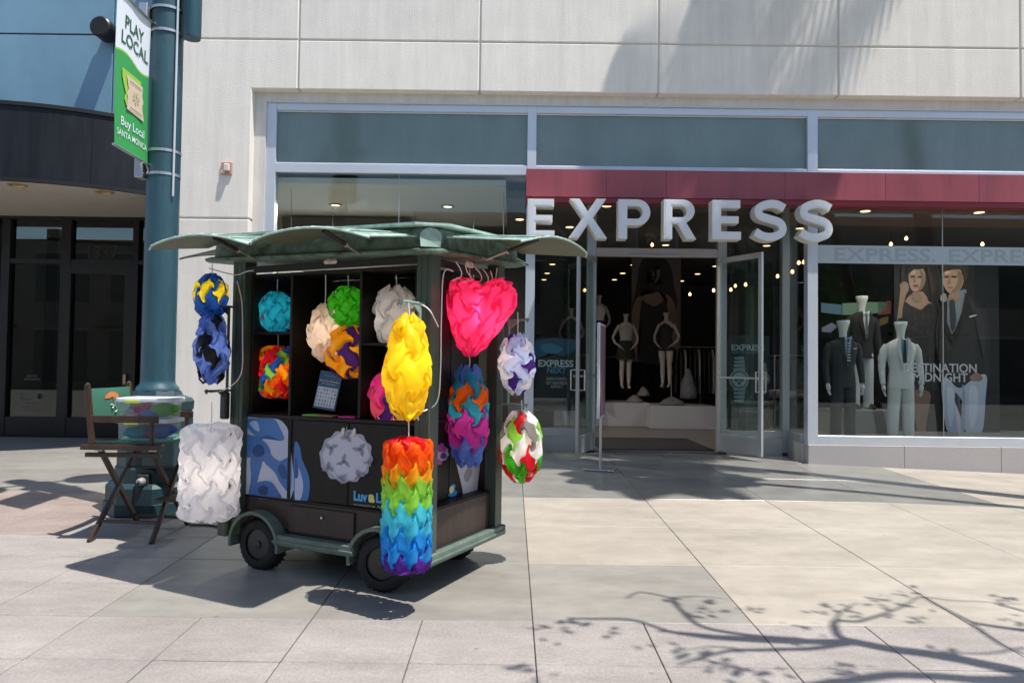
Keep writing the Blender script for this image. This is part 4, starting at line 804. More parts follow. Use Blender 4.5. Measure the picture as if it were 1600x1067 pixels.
# lower brown body
cbx('lower_panel', woodb, .055, 1.10, .052, .09, .275, .49); cbx('lower_panel', woodb, 1.10, 1.52, .052, .09, .30, .49); cbx('side_panel', woodb, .012, .04, .11, .90, .275, .515)
cbx('side_panel', woodb, 1.58, 1.605, .11, .90, .275, .515); cbx('back_panel', woodb, .05, 1.55, .93, .96, .275, 1.0)
dr = cbx('drawer', woodb, .545, 1.095, .036, .051, .292, .468, bevel=.004); MB().lathe([(-.016, .008), (-.012, .01), (0, .006)], c=(-.80, .036, .415), n=12, axis='Y').build('drawer_lock', steel, dr)
cbx('ledge', wood, .012, .13, .11, .90, .516, .53); cbx('deck_board', wood, .06, 1.56, .045, .90, .49, .505)
# lower cupboards
cbx('cupboard_door', wood, .16, .610, .056, .075, .508, 1.045); cbx('cupboard_door', wood, .616, 1.095, .056, .075, .508, 1.045); cbx('fixed_panel', wood, 1.13, 1.50, .056, .075, .508, 1.045)
cbx('divider_post', wood, 1.098, 1.127, .050, .09, .508, 1.045)
for u in (.565, .655):
    h_ = MB(); h_.lathe([(-.012, .012), (-.006, .016), (0, .014)], c=(-u, .056, .985), n=14, axis='Y', ey=1.9); h_.build('door_lock', steel, cart, smooth='auto')
cbx('counter', wood, .075, 1.50, .04, .46, 1.048, 1.072)
# upper shelf unit
for u0 in (1.12, .53): cbx('shelf_divider', wood, u0, u0+.022, .06, .42, 1.073, 2.03)
for u0 in (1.48, .10): cbx('side_board', wood, u0, u0+.02, .06, .45, 1.073, 2.03)
cbx('top_board', wood, .10, 1.50, .06, .45, 2.031, 2.052)
cbx('shelf_board', wood, 1.143, 1.479, .065, .42, 1.628, 1.645); cbx('shelf_board', wood, .121, .529, .065, .42, 1.55, 1.566)
cbx('back_board', wood, .121, 1.30, .44, .455, 1.073, 2.03); cbx('back_board', wood, 1.38, 1.479, .44, .455, 1.073, 2.03)
cbx('inner_side_board', wood, .115, .135, .11, .90, .532, 2.06); cbx('inner_seam', blackm, .111, .1145, .50, .508, .532, 2.06, bevel=0)
cbx('rear_board', wood, .14, 1.56, .86, .875, .532, 1.5)
# fenders and wheels
for uc in (1.345, .318):
    rs = []
    for i in range(15):
        a = R(-8+196*i/14); c_, s_ = math.cos(a), math.sin(a)
        rs.append([K(uc+rr*c_, vv, .185+rr*s_) for rr, vv in ((.205, -.035), (.228, -.035), (.228, .13), (.205, .13))])
    MB().rings(rs).build('fender', rail_g, cart, smooth='auto')
    for (v0, far) in ((.0, 0), (.84, 1)):
        wv = MB(); R0 = .176
        prof = [(-.062, .105), (-.066, .12), (-.064, .145), (-.055, .165), (-.035, R0), (0, R0+.003), (.035, R0), (.055, .165), (.064, .145), (.066, .12), (.062, .105)]
        wv.lathe([(h, r) for h, r in prof], n=32, axis='Y', cap=False)
        wh = empty('wheel', (0, 0, 0)); wh.parent = cart; wh.location = K(uc, v0+.07, .179-.115+.115)
        if uc < 1: wh.rotation_euler[2] = R(8)
        wv.build('tyre', rubber, wh, smooth='auto')
        tr = MB()
        for k in range(30):
            a = 2*math.pi*k/30; c_, s_ = math.cos(a), math.sin(a)
            for yy in (-.045, .02): tr.add([(r*c_-q*s_, y2, r*s_+q*c_) for r in (R0-.002, R0+.004) for y2 in (yy, yy+.03) for q in (-.006, .006)], [(0,1,3,2),(4,6,7,5),(0,4,5,1),(2,3,7,6),(0,2,6,4),(1,5,7,3)])
        tr.build('tyre_tread', rubber, wh)['kind'] = 'stuff'
        MB().lathe([(-.05, .104), (-.052, .095), (-.03, .09), (-.025, .05), (-.04, .045), (-.045, .03), (-.06, .025), (-.062, .0)], n=24, axis='Y').build('rim', mat('rim_black', (.03, .03, .028), .35), wh, smooth='auto')
# canopy
def T(u, v, h): return K(u, v, h+tz(u, v))
o_ = -.13; a0, a1, b0, b1, ch = -.13, 1.79, -.13, 1.16, .10
ring2 = lambda e, h: [T(a0+ch, b0-e, h), T(a1-ch+e, b0-e, h), T(a1+e, b0+ch-e, h), T(a1+e, b1-ch+e, h), T(a1-ch+e, b1+e, h), T(a0+ch-e, b1+e, h), T(a0-e, b1-ch+e, h), T(a0-e, b0+ch, h)]
MB().rings([ring2(0, 2.115), ring2(0, 2.13), ring2(-.015, 2.132), ring2(-.02, 2.255)]).build('canopy_band', verd, cart, bevel=0)
MB().rings([ring2(.015, 2.103), ring2(.03, 2.11), ring2(.03, 2.122), ring2(.0, 2.135)]).build('band_moulding', verd, cart)
rc = T(.83, .51, 0); MB().rings([ring2(.03, 2.262), ring2(.05, 2.268), ring2(.05, 2.283)]+[[Vector((rc.x+(p.x-rc.x)*f, rc.y+(p.y-rc.y)*f, p.z+dz)) for p in ring2(.05, 2.283)] for f, dz in ((.7, .02), (.3, .04))]).build('canopy_roof', mint, cart)
# dark fringe / inner ceiling frame
for (u0, u1, v0, v1) in ((.07, 1.505, .0, .03), (.0, .03, .11, .9)): cbx('top_rail', blackm, u0, u1, v0, v1, 2.055, 2.10)
def flap(label, side, s0, s1, ext=.50, droop=.05, rise=.062, near_lo=0.0):
    # side 'F1': hinge along u at v=b0, reaching to -v ; 'F2': hinge along v at u=a0, reaching to -u ; 'F3': u=a1, reaching +u ; 'F4': v=b1
    def P(s, t, h):
        q = s0+(s1-s0)*s
        if side == 'F1': return T(q, b0-.005-t, h)
        if side == 'F2': return K(a0-.005-t, q, h+tz(a0, q))
        if side == 'F3': return T(a1+.005+t, q, h)
        return T(q, b1+.005+t, h)
    fl = MB(); n = 16; m_ = 7; up, dn = [], []
    e = lambda s: ext*(1-.07*abs(2*s-1)**14)
    for i in range(n+1):
        s = i/n; hh = 1-(2*s-1)**2
        for j in range(m_+1):
            t = j/m_; z = 2.195+.055*hh*1.0+(-droop)*t+rise*hh*t*.25
            up.append(P(s, t*e(s), z+.004)); dn.append(P(s, t*e(s), z))
    F = lambda o: [(o+i*(m_+1)+j, o+(i+1)*(m_+1)+j, o+(i+1)*(m_+1)+j+1, o+i*(m_+1)+j+1) for i in range(n) for j in range(m_)]
    w1 = m_+1; N = (n+1)*w1
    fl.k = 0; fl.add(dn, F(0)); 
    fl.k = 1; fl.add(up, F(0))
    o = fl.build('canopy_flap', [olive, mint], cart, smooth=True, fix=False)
    for i in range(0, n+1, 1):           # lapped metal strips over the vault
        s = i/n; hh = 1-(2*s-1)**2
        z0 = 2.195+.055*hh+.006; z1 = 2.195+.055*hh-droop+rise*hh*.25+.006
        MB().tube([P(s, .0, z0), P(s, e(s)*1.0, z1)], .005, 5).build('lap_seam', mint if i % 2 else verd, o)
    # rim
    MB().tube([P(i/n, e(i/n), 2.195+.055*(1-(2*i/n-1)**2)-droop+rise*(1-(2*i/n-1)**2)*.25) for i in range(n+1)], .007, 6).build('flap_rim', mint, o)
    # strut
    s = .47; z1 = 2.195+.055-droop+rise*.25
    st_ = MB(); p, q = P(s, .02, 2.105), P(s, e(s)*.72, z1+.0); st_.tube([p, p.lerp(q, .5)], .008, 8); st_.build('strut_rod', steel, o)
    MB().tube([p.lerp(q, .42), q], .014, 8).build('strut_tube', mat('strut_black', (.02, .017, .015), .45), o); MB().tube([p.lerp(q, .40), p.lerp(q, .44)], .016, 8).build('strut_collar', mat('copper_pink', (.5, .33, .26), .4), o)
    return o
flap('a', 'F1', -.02, .845); flap('b', 'F1', .86, 1.72); flap('c', 'F2', -.02, 1.05, ext=.55); flap('d', 'F3', .0, 1.02, ext=.40); flap('e', 'F4', .0, .84, ext=.35); flap('f', 'F4', .86, 1.7, ext=.35)
# arch shaped corner plate
b = MB(); b.prism([T(a0+ch-.012, b0-.004, 2.14), *[T(a0+ch*.5+ch*.5*math.cos(x)*.95, b0+ch*.5-ch*.5*math.cos(x)*.95-.004, 2.20+.055*math.sin(x)) for x in [R(i*15) for i in range(13)]], T(a0+.012, b0+ch-.004, 2.14)], K(-.006, -.008, 0)-K(0, 0, 0)); b.build('corner_plate', mat('verdigris_pale', (.17, .27, .22), .55, nscale=25, col2=(.32, .44, .38), detail=8), cart)
# brackets: rod and two arms at posts
brk = mat('bracket_mint', (.22, .32, .27), .4)
def bracket(u, v, du, dv, zt, zb, L=.20, m=brk, lo=.0, off=.05):
    b = MB(); D = K(du, dv, 0); B0 = K(u, v, 0)+D*off
    b.tube([B0+Vector((0, 0, zb-lo)), B0+Vector((0, 0, zt+.0))], .010, 8); r = b.build('bracket_rod', m, cart)
    for z in (zt, zb):
        MB().tube([K(u, v, z), K(u, v, z)+D*L], .009, 6).build('bracket_arm', m, r)
        MB().prism([B0+Vector((0, 0, z-.005)), B0+Vector((0, 0, z-.07)), B0+D*.09+Vector((0, 0, z-.005))], (.004, .004, 0)).build('bracket_gusset', m, r)
        MB().lathe([(z-.02, .008), (z+.012, .008)], c=K(u, v, 0)+D*(L-.012), n=8).build('bracket_hook', m, r)
bracket(.01, .0, 0, -1, 1.80, 1.16, .24); bracket(1.62, .0, 0, -1, 1.82, 1.23, .22, cartg, off=.03, lo=.1); bracket(-.035, .98, -1, 0, 1.76, 1.15, .21, brk)
cbx('lock_box', MC['outlet_black'], 1.60, 1.66, -.06, -.012, 1.03, 1.22, bevel=.01)
# power sockets under the canopy
for (u, v, f) in ((.66, -.095, 1), (-.10, .34, 2)):
    e = MB(); 
    if f == 1: e.box(-u-.055, -u+.055, v-.02, v, 2.055+.01, 2.095)
    else: e.box(-u-.0, -u+.02, v-.05, v+.05, 2.06, 2.10)
    o = e.build('socket_plate', mat('socket_white', (.55, .5, .46), .5), cart, bevel=.012)
    (MB().lathe([(-.003, .013), (0, .013)], c=(-u, v-.02, 2.082), n=14, axis='Y') if f == 1 else MB().lathe([(0, .013), (.003, .013)], c=(-u+.02, v, 2.08), n=14, axis='X')).build('socket_face', MC['copper_pink'], o)
# cords strung on the cart
b = MB(); b.tube(smoothpts([K(1.75, -.1, 2.09), K(1.66, -.03, 2.06), K(1.57, -.01, 2.045), K(1.45, -.0, 2.07), K(1.2, .03, 2.06), K(.9, .03, 2.055), K(.5, .03, 2.055), K(.1, .03, 2.06)], 5, False), .004, 6); b.build('supply_cord', wirem, cart)
b = MB(); b.tube(smoothpts([K(1.56, -.02, 2.0), K(1.52, -.01, 1.85), K(1.505, -.01, 1.6), K(1.51, -.01, 1.35), K(1.6, -.06, 1.24), K(1.62, -.18, 1.22)], 6, False), .004, 6); b.build('supply_cord', wirem, cart)
b = MB(); b.tube(smoothpts([K(-.04, .25, 2.03), K(-.05, .12, 2.0), K(-.05, .10, 1.7), K(-.05, .10, 1.4), K(-.045, .07, 1.2), K(0, -.06, 1.14), K(0, -.1, 1.14)], 6, False), .0045, 6); b.build('supply_cord', wirem, cart)
b = MB(); b.tube(smoothpts([K(.01, -.06, 1.8), K(-.04, -.02, 1.76), K(-.08, .02, 1.66)], 4, False), .0045, 6); b.build('supply_cord', wirem, cart)
for k in range(5):
    v = .25+.12*k; b = MB(); b.tube(smoothpts([K(-.06, v, 2.09), K(-.08+.02*math.sin(k*2), v+.03, 2.04), K(-.07, v+.05+.03*math.sin(k), 2.0), K(-.05, v-.02, 1.97)], 5, False), .004, 5); b.build('supply_cord', wirem, cart)
# strip-light visible through the gap in the left compartment
tag(MB().tube([gnd(296, 822)+Vector((0, 0, .012)), gnd(325, 822)+Vector((0, 0, .01)), gnd(355, 826)+Vector((0, 0, .01)), gnd(380, 832)+Vector((0, 0, .01)), cw(1.3, .5, .1)], .009, 8).build('ground_cable', MC['outlet_black'], smooth=True), 'black power cable lying on the paving from the lamp post to the cart', 'cable')

# cart graphics (flat prints on the panels)
def cart_art(shapes, v, side='F1', name='printed_lamp', sm=4):
    b = MB(); ms = []; R_ = cart.rotation_euler.to_matrix().inverted() if False else Matrix.Rotation(-R(154-180), 3, 'Z')
    for i, (colr, pts) in enumerate(shapes):
        m = flat(hx(colr)); 
        if m not in ms: ms.append(m)
        b.k = ms.index(m); q = smoothpts([(p[0], p[1], 0) for p in pts], sm) if sm > 1 else [Vector((p[0], p[1], 0)) for p in pts]
        P = [R_ @ ((onF1 if side == 'F1' else onF2)(p.x, p.y, v-.0006*(i+2))-C0) for p in q]
        bm_ = bmesh.new(); f = bm_.faces.new([bm_.verts.new(p) for p in P]); bmesh.ops.triangulate(bm_, faces=[f]); bm_.verts.index_update()
        b.add([v_.co for v_ in bm_.verts], [[v_.index for v_ in f.verts] for f in bm_.faces]); bm_.free()
    return b.build(name, ms, cart)
cc_ = lambda L: [(270+x/1.905, 400+y/1.905) for x, y in L]
cart_art([('b4bccf', cc_([(201,488),(240,482),(300,483),(325,492),(344,520),(350,570),(350,722),(201,715)])),
          ('4a78b0', cc_([(206,486),(250,483),(300,485),(318,510),(332,545),(305,548),(285,532),(262,548),(238,528),(215,502)])), ('a9bcd8', cc_([(228,496),(250,492),(258,520),(244,516)])),
          ('3f70ad', cc_([(201,532),(230,532),(264,545),(287,570),(290,600),(262,612),(235,600),(201,590)])),
          ('3c6caa', cc_([(238,595),(266,605),(254,660),(252,690),(262,720),(226,717),(233,660),(230,615)])),
          ('4473ae', cc_([(275,572),(300,600),(325,612),(350,600),(350,700),(322,678),(302,642),(272,612)])),
          ('3664a4', cc_([(246,684),(262,670),(292,672),(310,698),(320,721),(246,719)])),
          ('1f3f78', cc_([(238,575),(254,560),(272,572),(270,592),(252,598),(240,590)])), ('2a4f8c', cc_([(312,632),(324,618),(336,632),(338,662),(322,658)])), ('1d3c74', cc_([(254,694),(266,682),(282,690),(278,710),(260,708)]))], .056)
cart_art([('4172ae', cc_([(362,562),(378,568),(385,610),(400,640),(408,680),(398,730),(362,728)])), ('b4bfd6', cc_([(368,622),(382,650),(388,690),(378,727),(364,727),(364,650)])), ('2c5594', cc_([(363,600),(370,610),(374,650),(366,662),(363,650)]))], .056)
circ = lambda cx, cy, r, n=18, wob=.06, f=9, ph=0: [(cx+r*(1+wob*math.sin(f*a+ph))*math.cos(a), cy+r*(1+wob*math.sin(f*a+ph))*math.sin(a)) for a in [2*math.pi*i/n for i in range(n)]]
def swirl(cx, cy, r, ph=0, c1='8f8c99', c2='6f6c7c'):
    out = []
    for k in range(3):
        a = ph+k*2.094; out.append((c1, [(cx, cy), (cx+r*math.cos(a), cy+r*math.sin(a)), (cx+r*1.5*math.cos(a+.5), cy+r*1.5*math.sin(a+.5)), (cx+r*2.0*math.cos(a+.7), cy+r*2.0*math.sin(a+.7)), (cx+r*1.5*math.cos(a+.9), cy+r*1.5*math.sin(a+.9)), (cx+r*.8*math.cos(a+1.1), cy+r*.8*math.sin(a+1.1))]))
    return out+[(c2, circ(cx, cy, r*.45, 10, 0))]
cart_art([('a4a4b2', circ(541, 713, 40.5, 72, .045, 12)), ('c2c2cf', circ(541, 713, 36, 40, .03, 10, 1))]+swirl(537, 721, 6.5)+swirl(517, 700, 6, 1)+swirl(562, 702, 6, .5)+swirl(541, 683, 5, .2)+swirl(512, 731, 5, 2)+swirl(560, 742, 5, 1.5)+swirl(533, 747, 4.5, .8)+swirl(575, 722, 4, .3), .054)
cart_art([('b8b8c4', [(541,667),(542,667),(542,675),(541,675)])], .054, sm=1)
cart_art([('c49ab8', circ(689, 708, 12, 30, .08, 9)), ('a83c84', circ(690, 700, 7, 12, .2, 3)), ('3b2f74', circ(693, 712, 5, 10, .1, 3)), ('b04a8c', circ(686, 722, 4.5, 10, .2, 3))], .112, 'F2')
cart_art([('b9b7bd', [(711,694),(716,690),(730,700),(742,712),(750,722),(748,745),(745,770),(741,778),(726,780),(722,762),(716,735),(710,712)]), ('8f8c92', [(725,742),(732,730),(738,735),(733,750),(727,752)]), ('9b98a0', [(716,712),(728,722),(724,730),(716,722)])], .112, 'F2')
def cart_text(s, u0, u1, w0, w1, v, m, side='F1', bold=.02):
    if side == 'F1': return text(s, 'lettering', m, cart, -u0, -u1, w0, w1, v, .001, bold)
    o = text(s, 'lettering', m, cart, u0, u1, w0, w1, 0, .001, bold); 
    for v_ in o.data.vertices: x, y, z = v_.co; v_.co = (-v+.001-y, x, z)
    return o
lb_ = flat(hx('4aa3d8')); ly = flat(hx('d8d27a')); lgr = flat(hx('8a8a88'))
cart_text('Luv', .562, .452, .545, .61, .053, lb_, bold=.05); cart_text('a', .445, .395, .545, .598, .053, ly, bold=.06); cart_text('Lamps', .385, .17, .53, .61, .053, lb_, bold=.04)
cart_text('creative lighting', .562, .24, .508-.0, .5135+.0, .053, lgr) if False else cart_text('creative lighting', .562, .22, .512, .532, .0525, lgr, bold=.01)
cart_text('Lamps', .085, .28, .585, .635, .110, lb_, 'F2', .04)
cbx('rear_strip', mat('grey_strip', (.12, .13, .14), .4, .4), 1.30, 1.38, .47, .48, 1.073, 2.03)
cart_art([('2f7fc0', [(700,772),(704,776),(712,774),(714,768),(710,764),(712,758),(707,756),(703,762),(706,768)]), ('e0d28a', [(704,760),(709,760),(708,768),(704,771),(702,766)])], .112, 'F2')

# ------------------------------------------------------------------ swirl lanterns
COL = dict(red=hx('e01f30'), orange=hx('ff6a10'), amber=hx('ffb41c'), yellow=hx('ffe02a'), lime=hx('8fd04a'), green=hx('3fae22'), aqua=hx('4cc4de'), sky=hx('2f9fe8'), blue=hx('1f62c8'), cobalt=hx('1c4fa8'), violet=hx('6a2f9e'), purple=hx('4a2a80'),
    white=hx('f2f1f4'), cream=hx('ead9cc'), pink=hx('ff4a96'), hot=hx('f0409a'), rose=hx('e2587c'), turq=hx('22a8c8'), peri=hx('6f8fdc'), black=hx('14141a'), grey=hx('8c8a88'), ltgrey=hx('cfcdd0'), pale=hx('c8d6f6'), teal=hx('2f97b0'), magenta=hx('c83aa0'))
def lm(c): return sheet('plastic_'+c, COL[c], .6 if c not in ('black',) else .05)
def lantern(label, center, prof, N, M, colf, name='swirl_lantern', sw=.26, bulge=.25, cordtop=None, deform=None, group=None, jit=.09, wave=True, glow=.024, res=13, phase=0, twist=0):
    """prof(v in 0..1) -> (z, r), v from bottom to top; diamond pieces in a staggered lattice with pinwheel edges"""
    e = empty(name, center, label=label, cat='lantern', group=group)
    cell = None; random.seed(hash(label) % 1000 if False else len(label)*7+N)
    def base(ph, v):
        v = max(0, min(1, v)); z, r = prof(v); a = ph*2*math.pi/N+phase+twist*v; r *= .87; p = Vector((r*math.cos(a), r*math.sin(a), z*.95)); return p
    def nrm(ph, v):
        d = .01; a, b = base(ph+.1, v)-base(ph-.1, v), base(ph, min(1, v+d))-base(ph, max(0, v-d)); n = a.cross(b)
        if n.length < 1e-9: return Vector((0, 0, 1 if v > .5 else -1))
        return n.normalized()
    cell = (base(.5, .5)-base(-.5, .5)).length
    for j in range(0, M+1):
        for i in range(N):
            i0 = i+.5*(j % 2); vs = []; jz = random.uniform(-jit, jit); s_ = res-1
            for q in range(res):
                for p_ in range(res):
                    a = -1+2*p_/s_; b = -1+2*q/s_
                    if wave:                         # rows of vertices spin in turn left and right, pieces lap over along one pair of edges
                        sg = 1 if j % 2 else -1; h = sg*(b*b-a*a); ov = 1+.22*(max(abs(a), abs(b)))**4
                        a2, b2 = (a, b*ov) if sg > 0 else (a*ov, b)
                    else:
                        sg = 0; h = 2.6*(a**3*b-a*b**3); k = 1+.26*max(0, h); a2, b2 = a*k, b*k
                    a3, b3 = a2, b2
                    for sx_ in (-1, 1):
                        for sy_ in (-1, 1):
                            dx_, dy_ = a2-sx_, b2-sy_; r2 = dx_*dx_+dy_*dy_; an = -(6.5*sw+.75)*math.exp(-r2/.42)*((1 if sx_ != sy_ else -1)*sg if wave else 1); c_, s2 = math.cos(an), math.sin(an)
                            a3 += dx_*c_-dy_*s2-dx_; b3 += dx_*s2+dy_*c_-dy_
                    ph = i0+(a3-b3)/4; v = (j+(a3+b3)/2)/M
                    q_ = a-.4*b**3; cr_ = 1-math.sqrt(q_*q_+.03)
                    B = .62*bulge*(math.cos(q_*math.pi/2*.95)+.8*math.cos(b*math.pi/2*.9))-.17*(abs(a*b))**2.0+(.20*h if h > 0 else .06*h)+jz*.5
                    pt = base(ph, v)+nrm(ph, v)*cell*B
                    if deform: pt = deform(pt)
                    vs.append(pt)
            if j == 0 or j == M: pass
            b_ = MB(); b_.add(vs, [(q*res+p_, q*res+p_+1, (q+1)*res+p_+1, (q+1)*res+p_) for q in range(res-1) for p_ in range(res-1)])
            b_.build('curved_panel', lm(colf(j, i)), e, smooth=True, fix=False)
    if glow:
        r_ = glow; z_ = [(-r_*math.cos(math.pi*k/6), max(.002, r_*math.sin(math.pi*k/6))) for k in range(7)]
        MB().lathe(z_, n=10).build('lit_bulb', emis('lantern_bulb', (1, .86, .68), 15), e, smooth=True)
    if cordtop is not None:
        ztop_ = prof(1)[0]*.95
        MB().tube([(0, 0, ztop_-.05), (.003, 0, (ztop_+cordtop)/2), (0, 0, cordtop)], .0035, 6).build('hanging_cord', wirem, e)
    return e
def sph(r, h): return lambda v: (-h/2*math.cos(math.pi*v), r*max(.05, math.sin(math.pi*v)**.8))
def cyl(r, h, cap=.16):
    def f(v):
        if v < cap: t = v/cap; return (-h/2+.08*h*(1-math.cos(t*math.pi/2))*.5, r*(.12+.88*math.sin(t*math.pi/2)))
        if v > 1-cap: t = (1-v)/cap; return (h/2-.08*h*(1-math.cos(t*math.pi/2))*.5, r*(.12+.88*math.sin(t*math.pi/2)))
        return (-h/2+.04*h+(v-cap)/(1-2*cap)*(h*.92), r)
    return f
def lens_(r, h, pts):                                # radius by table
    def f(v):
        x = v*(len(pts)-1); i = min(int(x), len(pts)-2); t = x-i; t = t*t*(3-2*t); return (-h/2+h*v, r*(pts[i]*(1-t)+pts[i+1]*t))
    return f
grp = None
def sz(px_, Y_): return px_/1150*Y_
# front post bracket
pf = cw(.01, -.235, 0); c = at(636, 788, pf.y-.0)
lantern('tall rainbow cylinder lantern, red at top to purple at bottom, before the cart wheel', (c.x, c.y, c.z), cyl(sz(37, c.y), sz(204, c.y)), 8, 13,
        lambda j, i: ['violet', 'violet', 'violet', 'sky', 'sky', 'aqua', 'aqua', 'lime', 'lime', 'amber', 'orange', 'orange', 'red', 'red'][min(13, j)], cordtop=at(636, 652, c.y).z-c.z, sw=.25, glow=.02)
c = at(637, 573, pf.y)
lantern('large bright yellow elongated lantern on the front corner post bracket', c, lens_(sz(31, c.y), sz(146, c.y), [.42, .6, .78, .92, .95, .9, .78, .66, .52, .3]), 4, 5, lambda j, i: 'yellow', cordtop=at(640, 473, c.y).z-c.z, sw=.3, bulge=.36, res=15, phase=.4)
# left post
pl_ = cw(1.62, -.2, 0)
c = at(328, 737, pl_.y); lantern('big white cylinder lantern with scalloped rows hanging at the left end of the cart', c, cyl(sz(42, c.y), sz(140, c.y)), 8, 9, lambda j, i: 'white', cordtop=at(328, 628, c.y).z-c.z, sw=.22, bulge=.25, glow=.035)
c = at(331, 545, pl_.y+.05); lantern('periwinkle and black twisted oval lantern between two others on the left post', c, lens_(sz(25, c.y), sz(100, c.y), [.5, .6, .85, 1.0, .95, .7, .6, .45]), 5, 5, lambda j, i: 'black' if (j+i) % 3 == 0 else 'peri', cordtop=at(331, 478, c.y).z-c.z, sw=.32, res=13)
c = at(330, 463, pl_.y+.05); lantern('small blue lantern with a yellow band, topmost at the left end under the canopy', c, sph(sz(23, c.y), sz(62, c.y)), 6, 5, lambda j, i: 'yellow' if j == 3 else 'cobalt', cordtop=at(333, 411, c.y).z-c.z, sw=.3)
# shelves
def shelf_l(px_, py_, v, *a, **k): return lantern(a[0], onF1(px_, py_, v), *a[1:], **k)
p = onF1(430, 487, .2); shelf_l(432, 488, .2, 'turquoise ball lantern in the upper left compartment of the cart', sph(sz(25, p.y), sz(56, p.y)), 7, 6, lambda j, i: 'turq', sw=.2, cordtop=.30, bulge=.25)
p = onF1(432, 580, .2); shelf_l(433, 581, .2, 'small red, orange, green and blue cylinder lantern in the lower left compartment', cyl(sz(24, p.y), sz(74, p.y)), 7, 8, lambda j, i: ('orange', 'red', 'lime', 'orange', 'blue', 'amber', 'red')[(i*3+j*2) % 7], sw=.3, cordtop=.28)
p = onF1(508, 520, .15); shelf_l(507, 519, .13, 'cream white oval lantern hanging in the middle compartment of the cart', lens_(sz(22, p.y), sz(80, p.y), [.3, .65, .95, 1, .85, .6, .3]), 4, 4, lambda j, i: 'cream', sw=.2, cordtop=at(513, 430, p.y).z-p.z, bulge=.25)
p = onF1(543, 480, .2); shelf_l(543, 480, .2, 'bright green ball lantern at the top of the middle compartment', sph(sz(29, p.y), sz(55, p.y)), 7, 6, lambda j, i: 'green', sw=.2, cordtop=at(550, 430, p.y).z-p.z)
p = onF1(545, 550, .2); shelf_l(546, 549, .2, 'yellow ball lantern with purple swirls below the green one in the middle compartment', sph(sz(32, p.y), sz(68, p.y)), 5, 5, lambda j, i: 'purple' if (j*2+i) % 4 == 0 else 'amber', sw=.34, cordtop=.2)
p = onF1(616, 497, .16); shelf_l(618, 497, .16, 'grey white bulky lantern in the upper right compartment behind the yellow one', lens_(sz(31, p.y), sz(88, p.y), [.3, .75, .95, .9, 1, .85, .5]), 5, 4, lambda j, i: 'ltgrey', sw=.22, cordtop=at(628, 430, p.y).z-p.z, bulge=.25)
p = onF1(612, 620, .14); shelf_l(613, 620, .14, 'pink, white and purple ball lantern in the lower right compartment', sph(sz(31, p.y), sz(72, p.y)), 5, 5, lambda j, i: ('hot', 'white', 'rose', 'hot', 'purple')[(i*2+j*3) % 5], sw=.32, cordtop=.25)
# side face
p = onF2(752, 490, -.12); hw = sz(56, p.y)
def heart(q):
    x, y, z = q; f = max(0, -z)/.30; return Vector((x*(1.08-.45*min(1, f))+.30*min(0, z), y*.75*(1-.25*min(1, f))*(.55+.45*min(1, abs(x-.02)/.09)), (z*1.15 if z < 0 else z*.74)+(.42*abs(x-.015)**.85 if z > 0 else .25*abs(x))+.0))
he = lantern('large hot pink heart shaped lantern hanging under the right side of the canopy', p, sph(sz(50, p.y), sz(104, p.y)), 8, 8, lambda j, i: 'pink', name='heart_lantern', glow=.042, deform=heart, sw=.18, bulge=.25, phase=.3)
he.rotation_euler[2] = R(-20)
for (sx, dz) in ((-.1, .3), (.12, .3)): MB().tube([(sx, 0, .08), (sx*.8, 0, .2), (sx*.9, 0, dz)], .0035, 6).build('hanging_cord', wirem, he)
p = onF2(732, 650, -.02); lantern('tall slim lantern of blue, orange and magenta rows hanging under the pink heart', p, lens_(sz(29, p.y), sz(150, p.y), [.45, .65, .85, 1, .95, 1, .9, .6, .45]), 5, 7,
        lambda j, i: ('peri', 'peri', 'magenta', 'magenta', 'teal', 'orange', 'teal', 'peri')[j], sw=.3, cordtop=.43, res=13)
pr = cw(-.22, .98, 0)
c = at(808, 568, pr.y); lantern('white and pale blue lantern with purple swirls on the rear right post', c, lens_(sz(25, c.y), sz(86, c.y), [.4, .8, 1, 1, .85, .4]), 5, 6, lambda j, i: 'purple' if (i+j*2) % 5 == 0 else ('white' if (i+j) % 2 else 'pale'), sw=.3, cordtop=at(808, 488, c.y).z-c.z, res=13)
c = at(814, 697, pr.y); lantern('red, white, green and grey ball lantern, lowest on the rear right post', c, sph(sz(30, c.y), sz(102, c.y)), 6, 6, lambda j, i: ('lime', 'green', 'red', 'white', 'grey', 'red', 'white')[j] if (i+j) % 2 else ('white', 'red', 'green', 'white', 'lime', 'white', 'grey')[j], sw=.32, cordtop=at(814, 625, c.y).z-c.z, res=13)

# catalogue card and note pads on the counter
pk = onF1(512, 610, .16); cd_ = empty('catalogue_card', pk, R(-26), 'blue printed catalogue card leaning in the middle compartment', 'catalogue')
cd_.rotation_euler = (R(-10), R(6), R(-26)); sc = pk.y/1150
box('card', mat('card_navy', (.035, .085, .15), .4), cd_, -.095, .095, 0, .004, -.13, .13); box('price_grid', mat('card_white', (.55, .58, .64), .5), cd_, -.085, .085, -.002, -.0005, -.115, .02)
text('Make Over 20 Designs', 'lettering', flat((.6, .62, .65)), cd_, -.085, .085, .055, .068, -.001, .001); text('All in Twenty Minutes', 'lettering', flat((.5, .52, .55)), cd_, -.06, .06, .038, .048, -.001, .001); text('luva lamps', 'lettering', flat((.4, .45, .5)), cd_, -.05, .05, .095, .105, -.001, .001)
b = MB(); random.seed(5)
for r_ in range(5):
    for c_ in range(7): b.lathe([(-.003, .004+.004*random.random()), (-.002, .004)], c=(-.072+c_*.024, 0, -.098+r_*.025), n=7, axis='Y', ey=1.5)
b.build('printed_lamp_icon', flat((.2, .22, .27)), cd_)['kind'] = 'stuff'
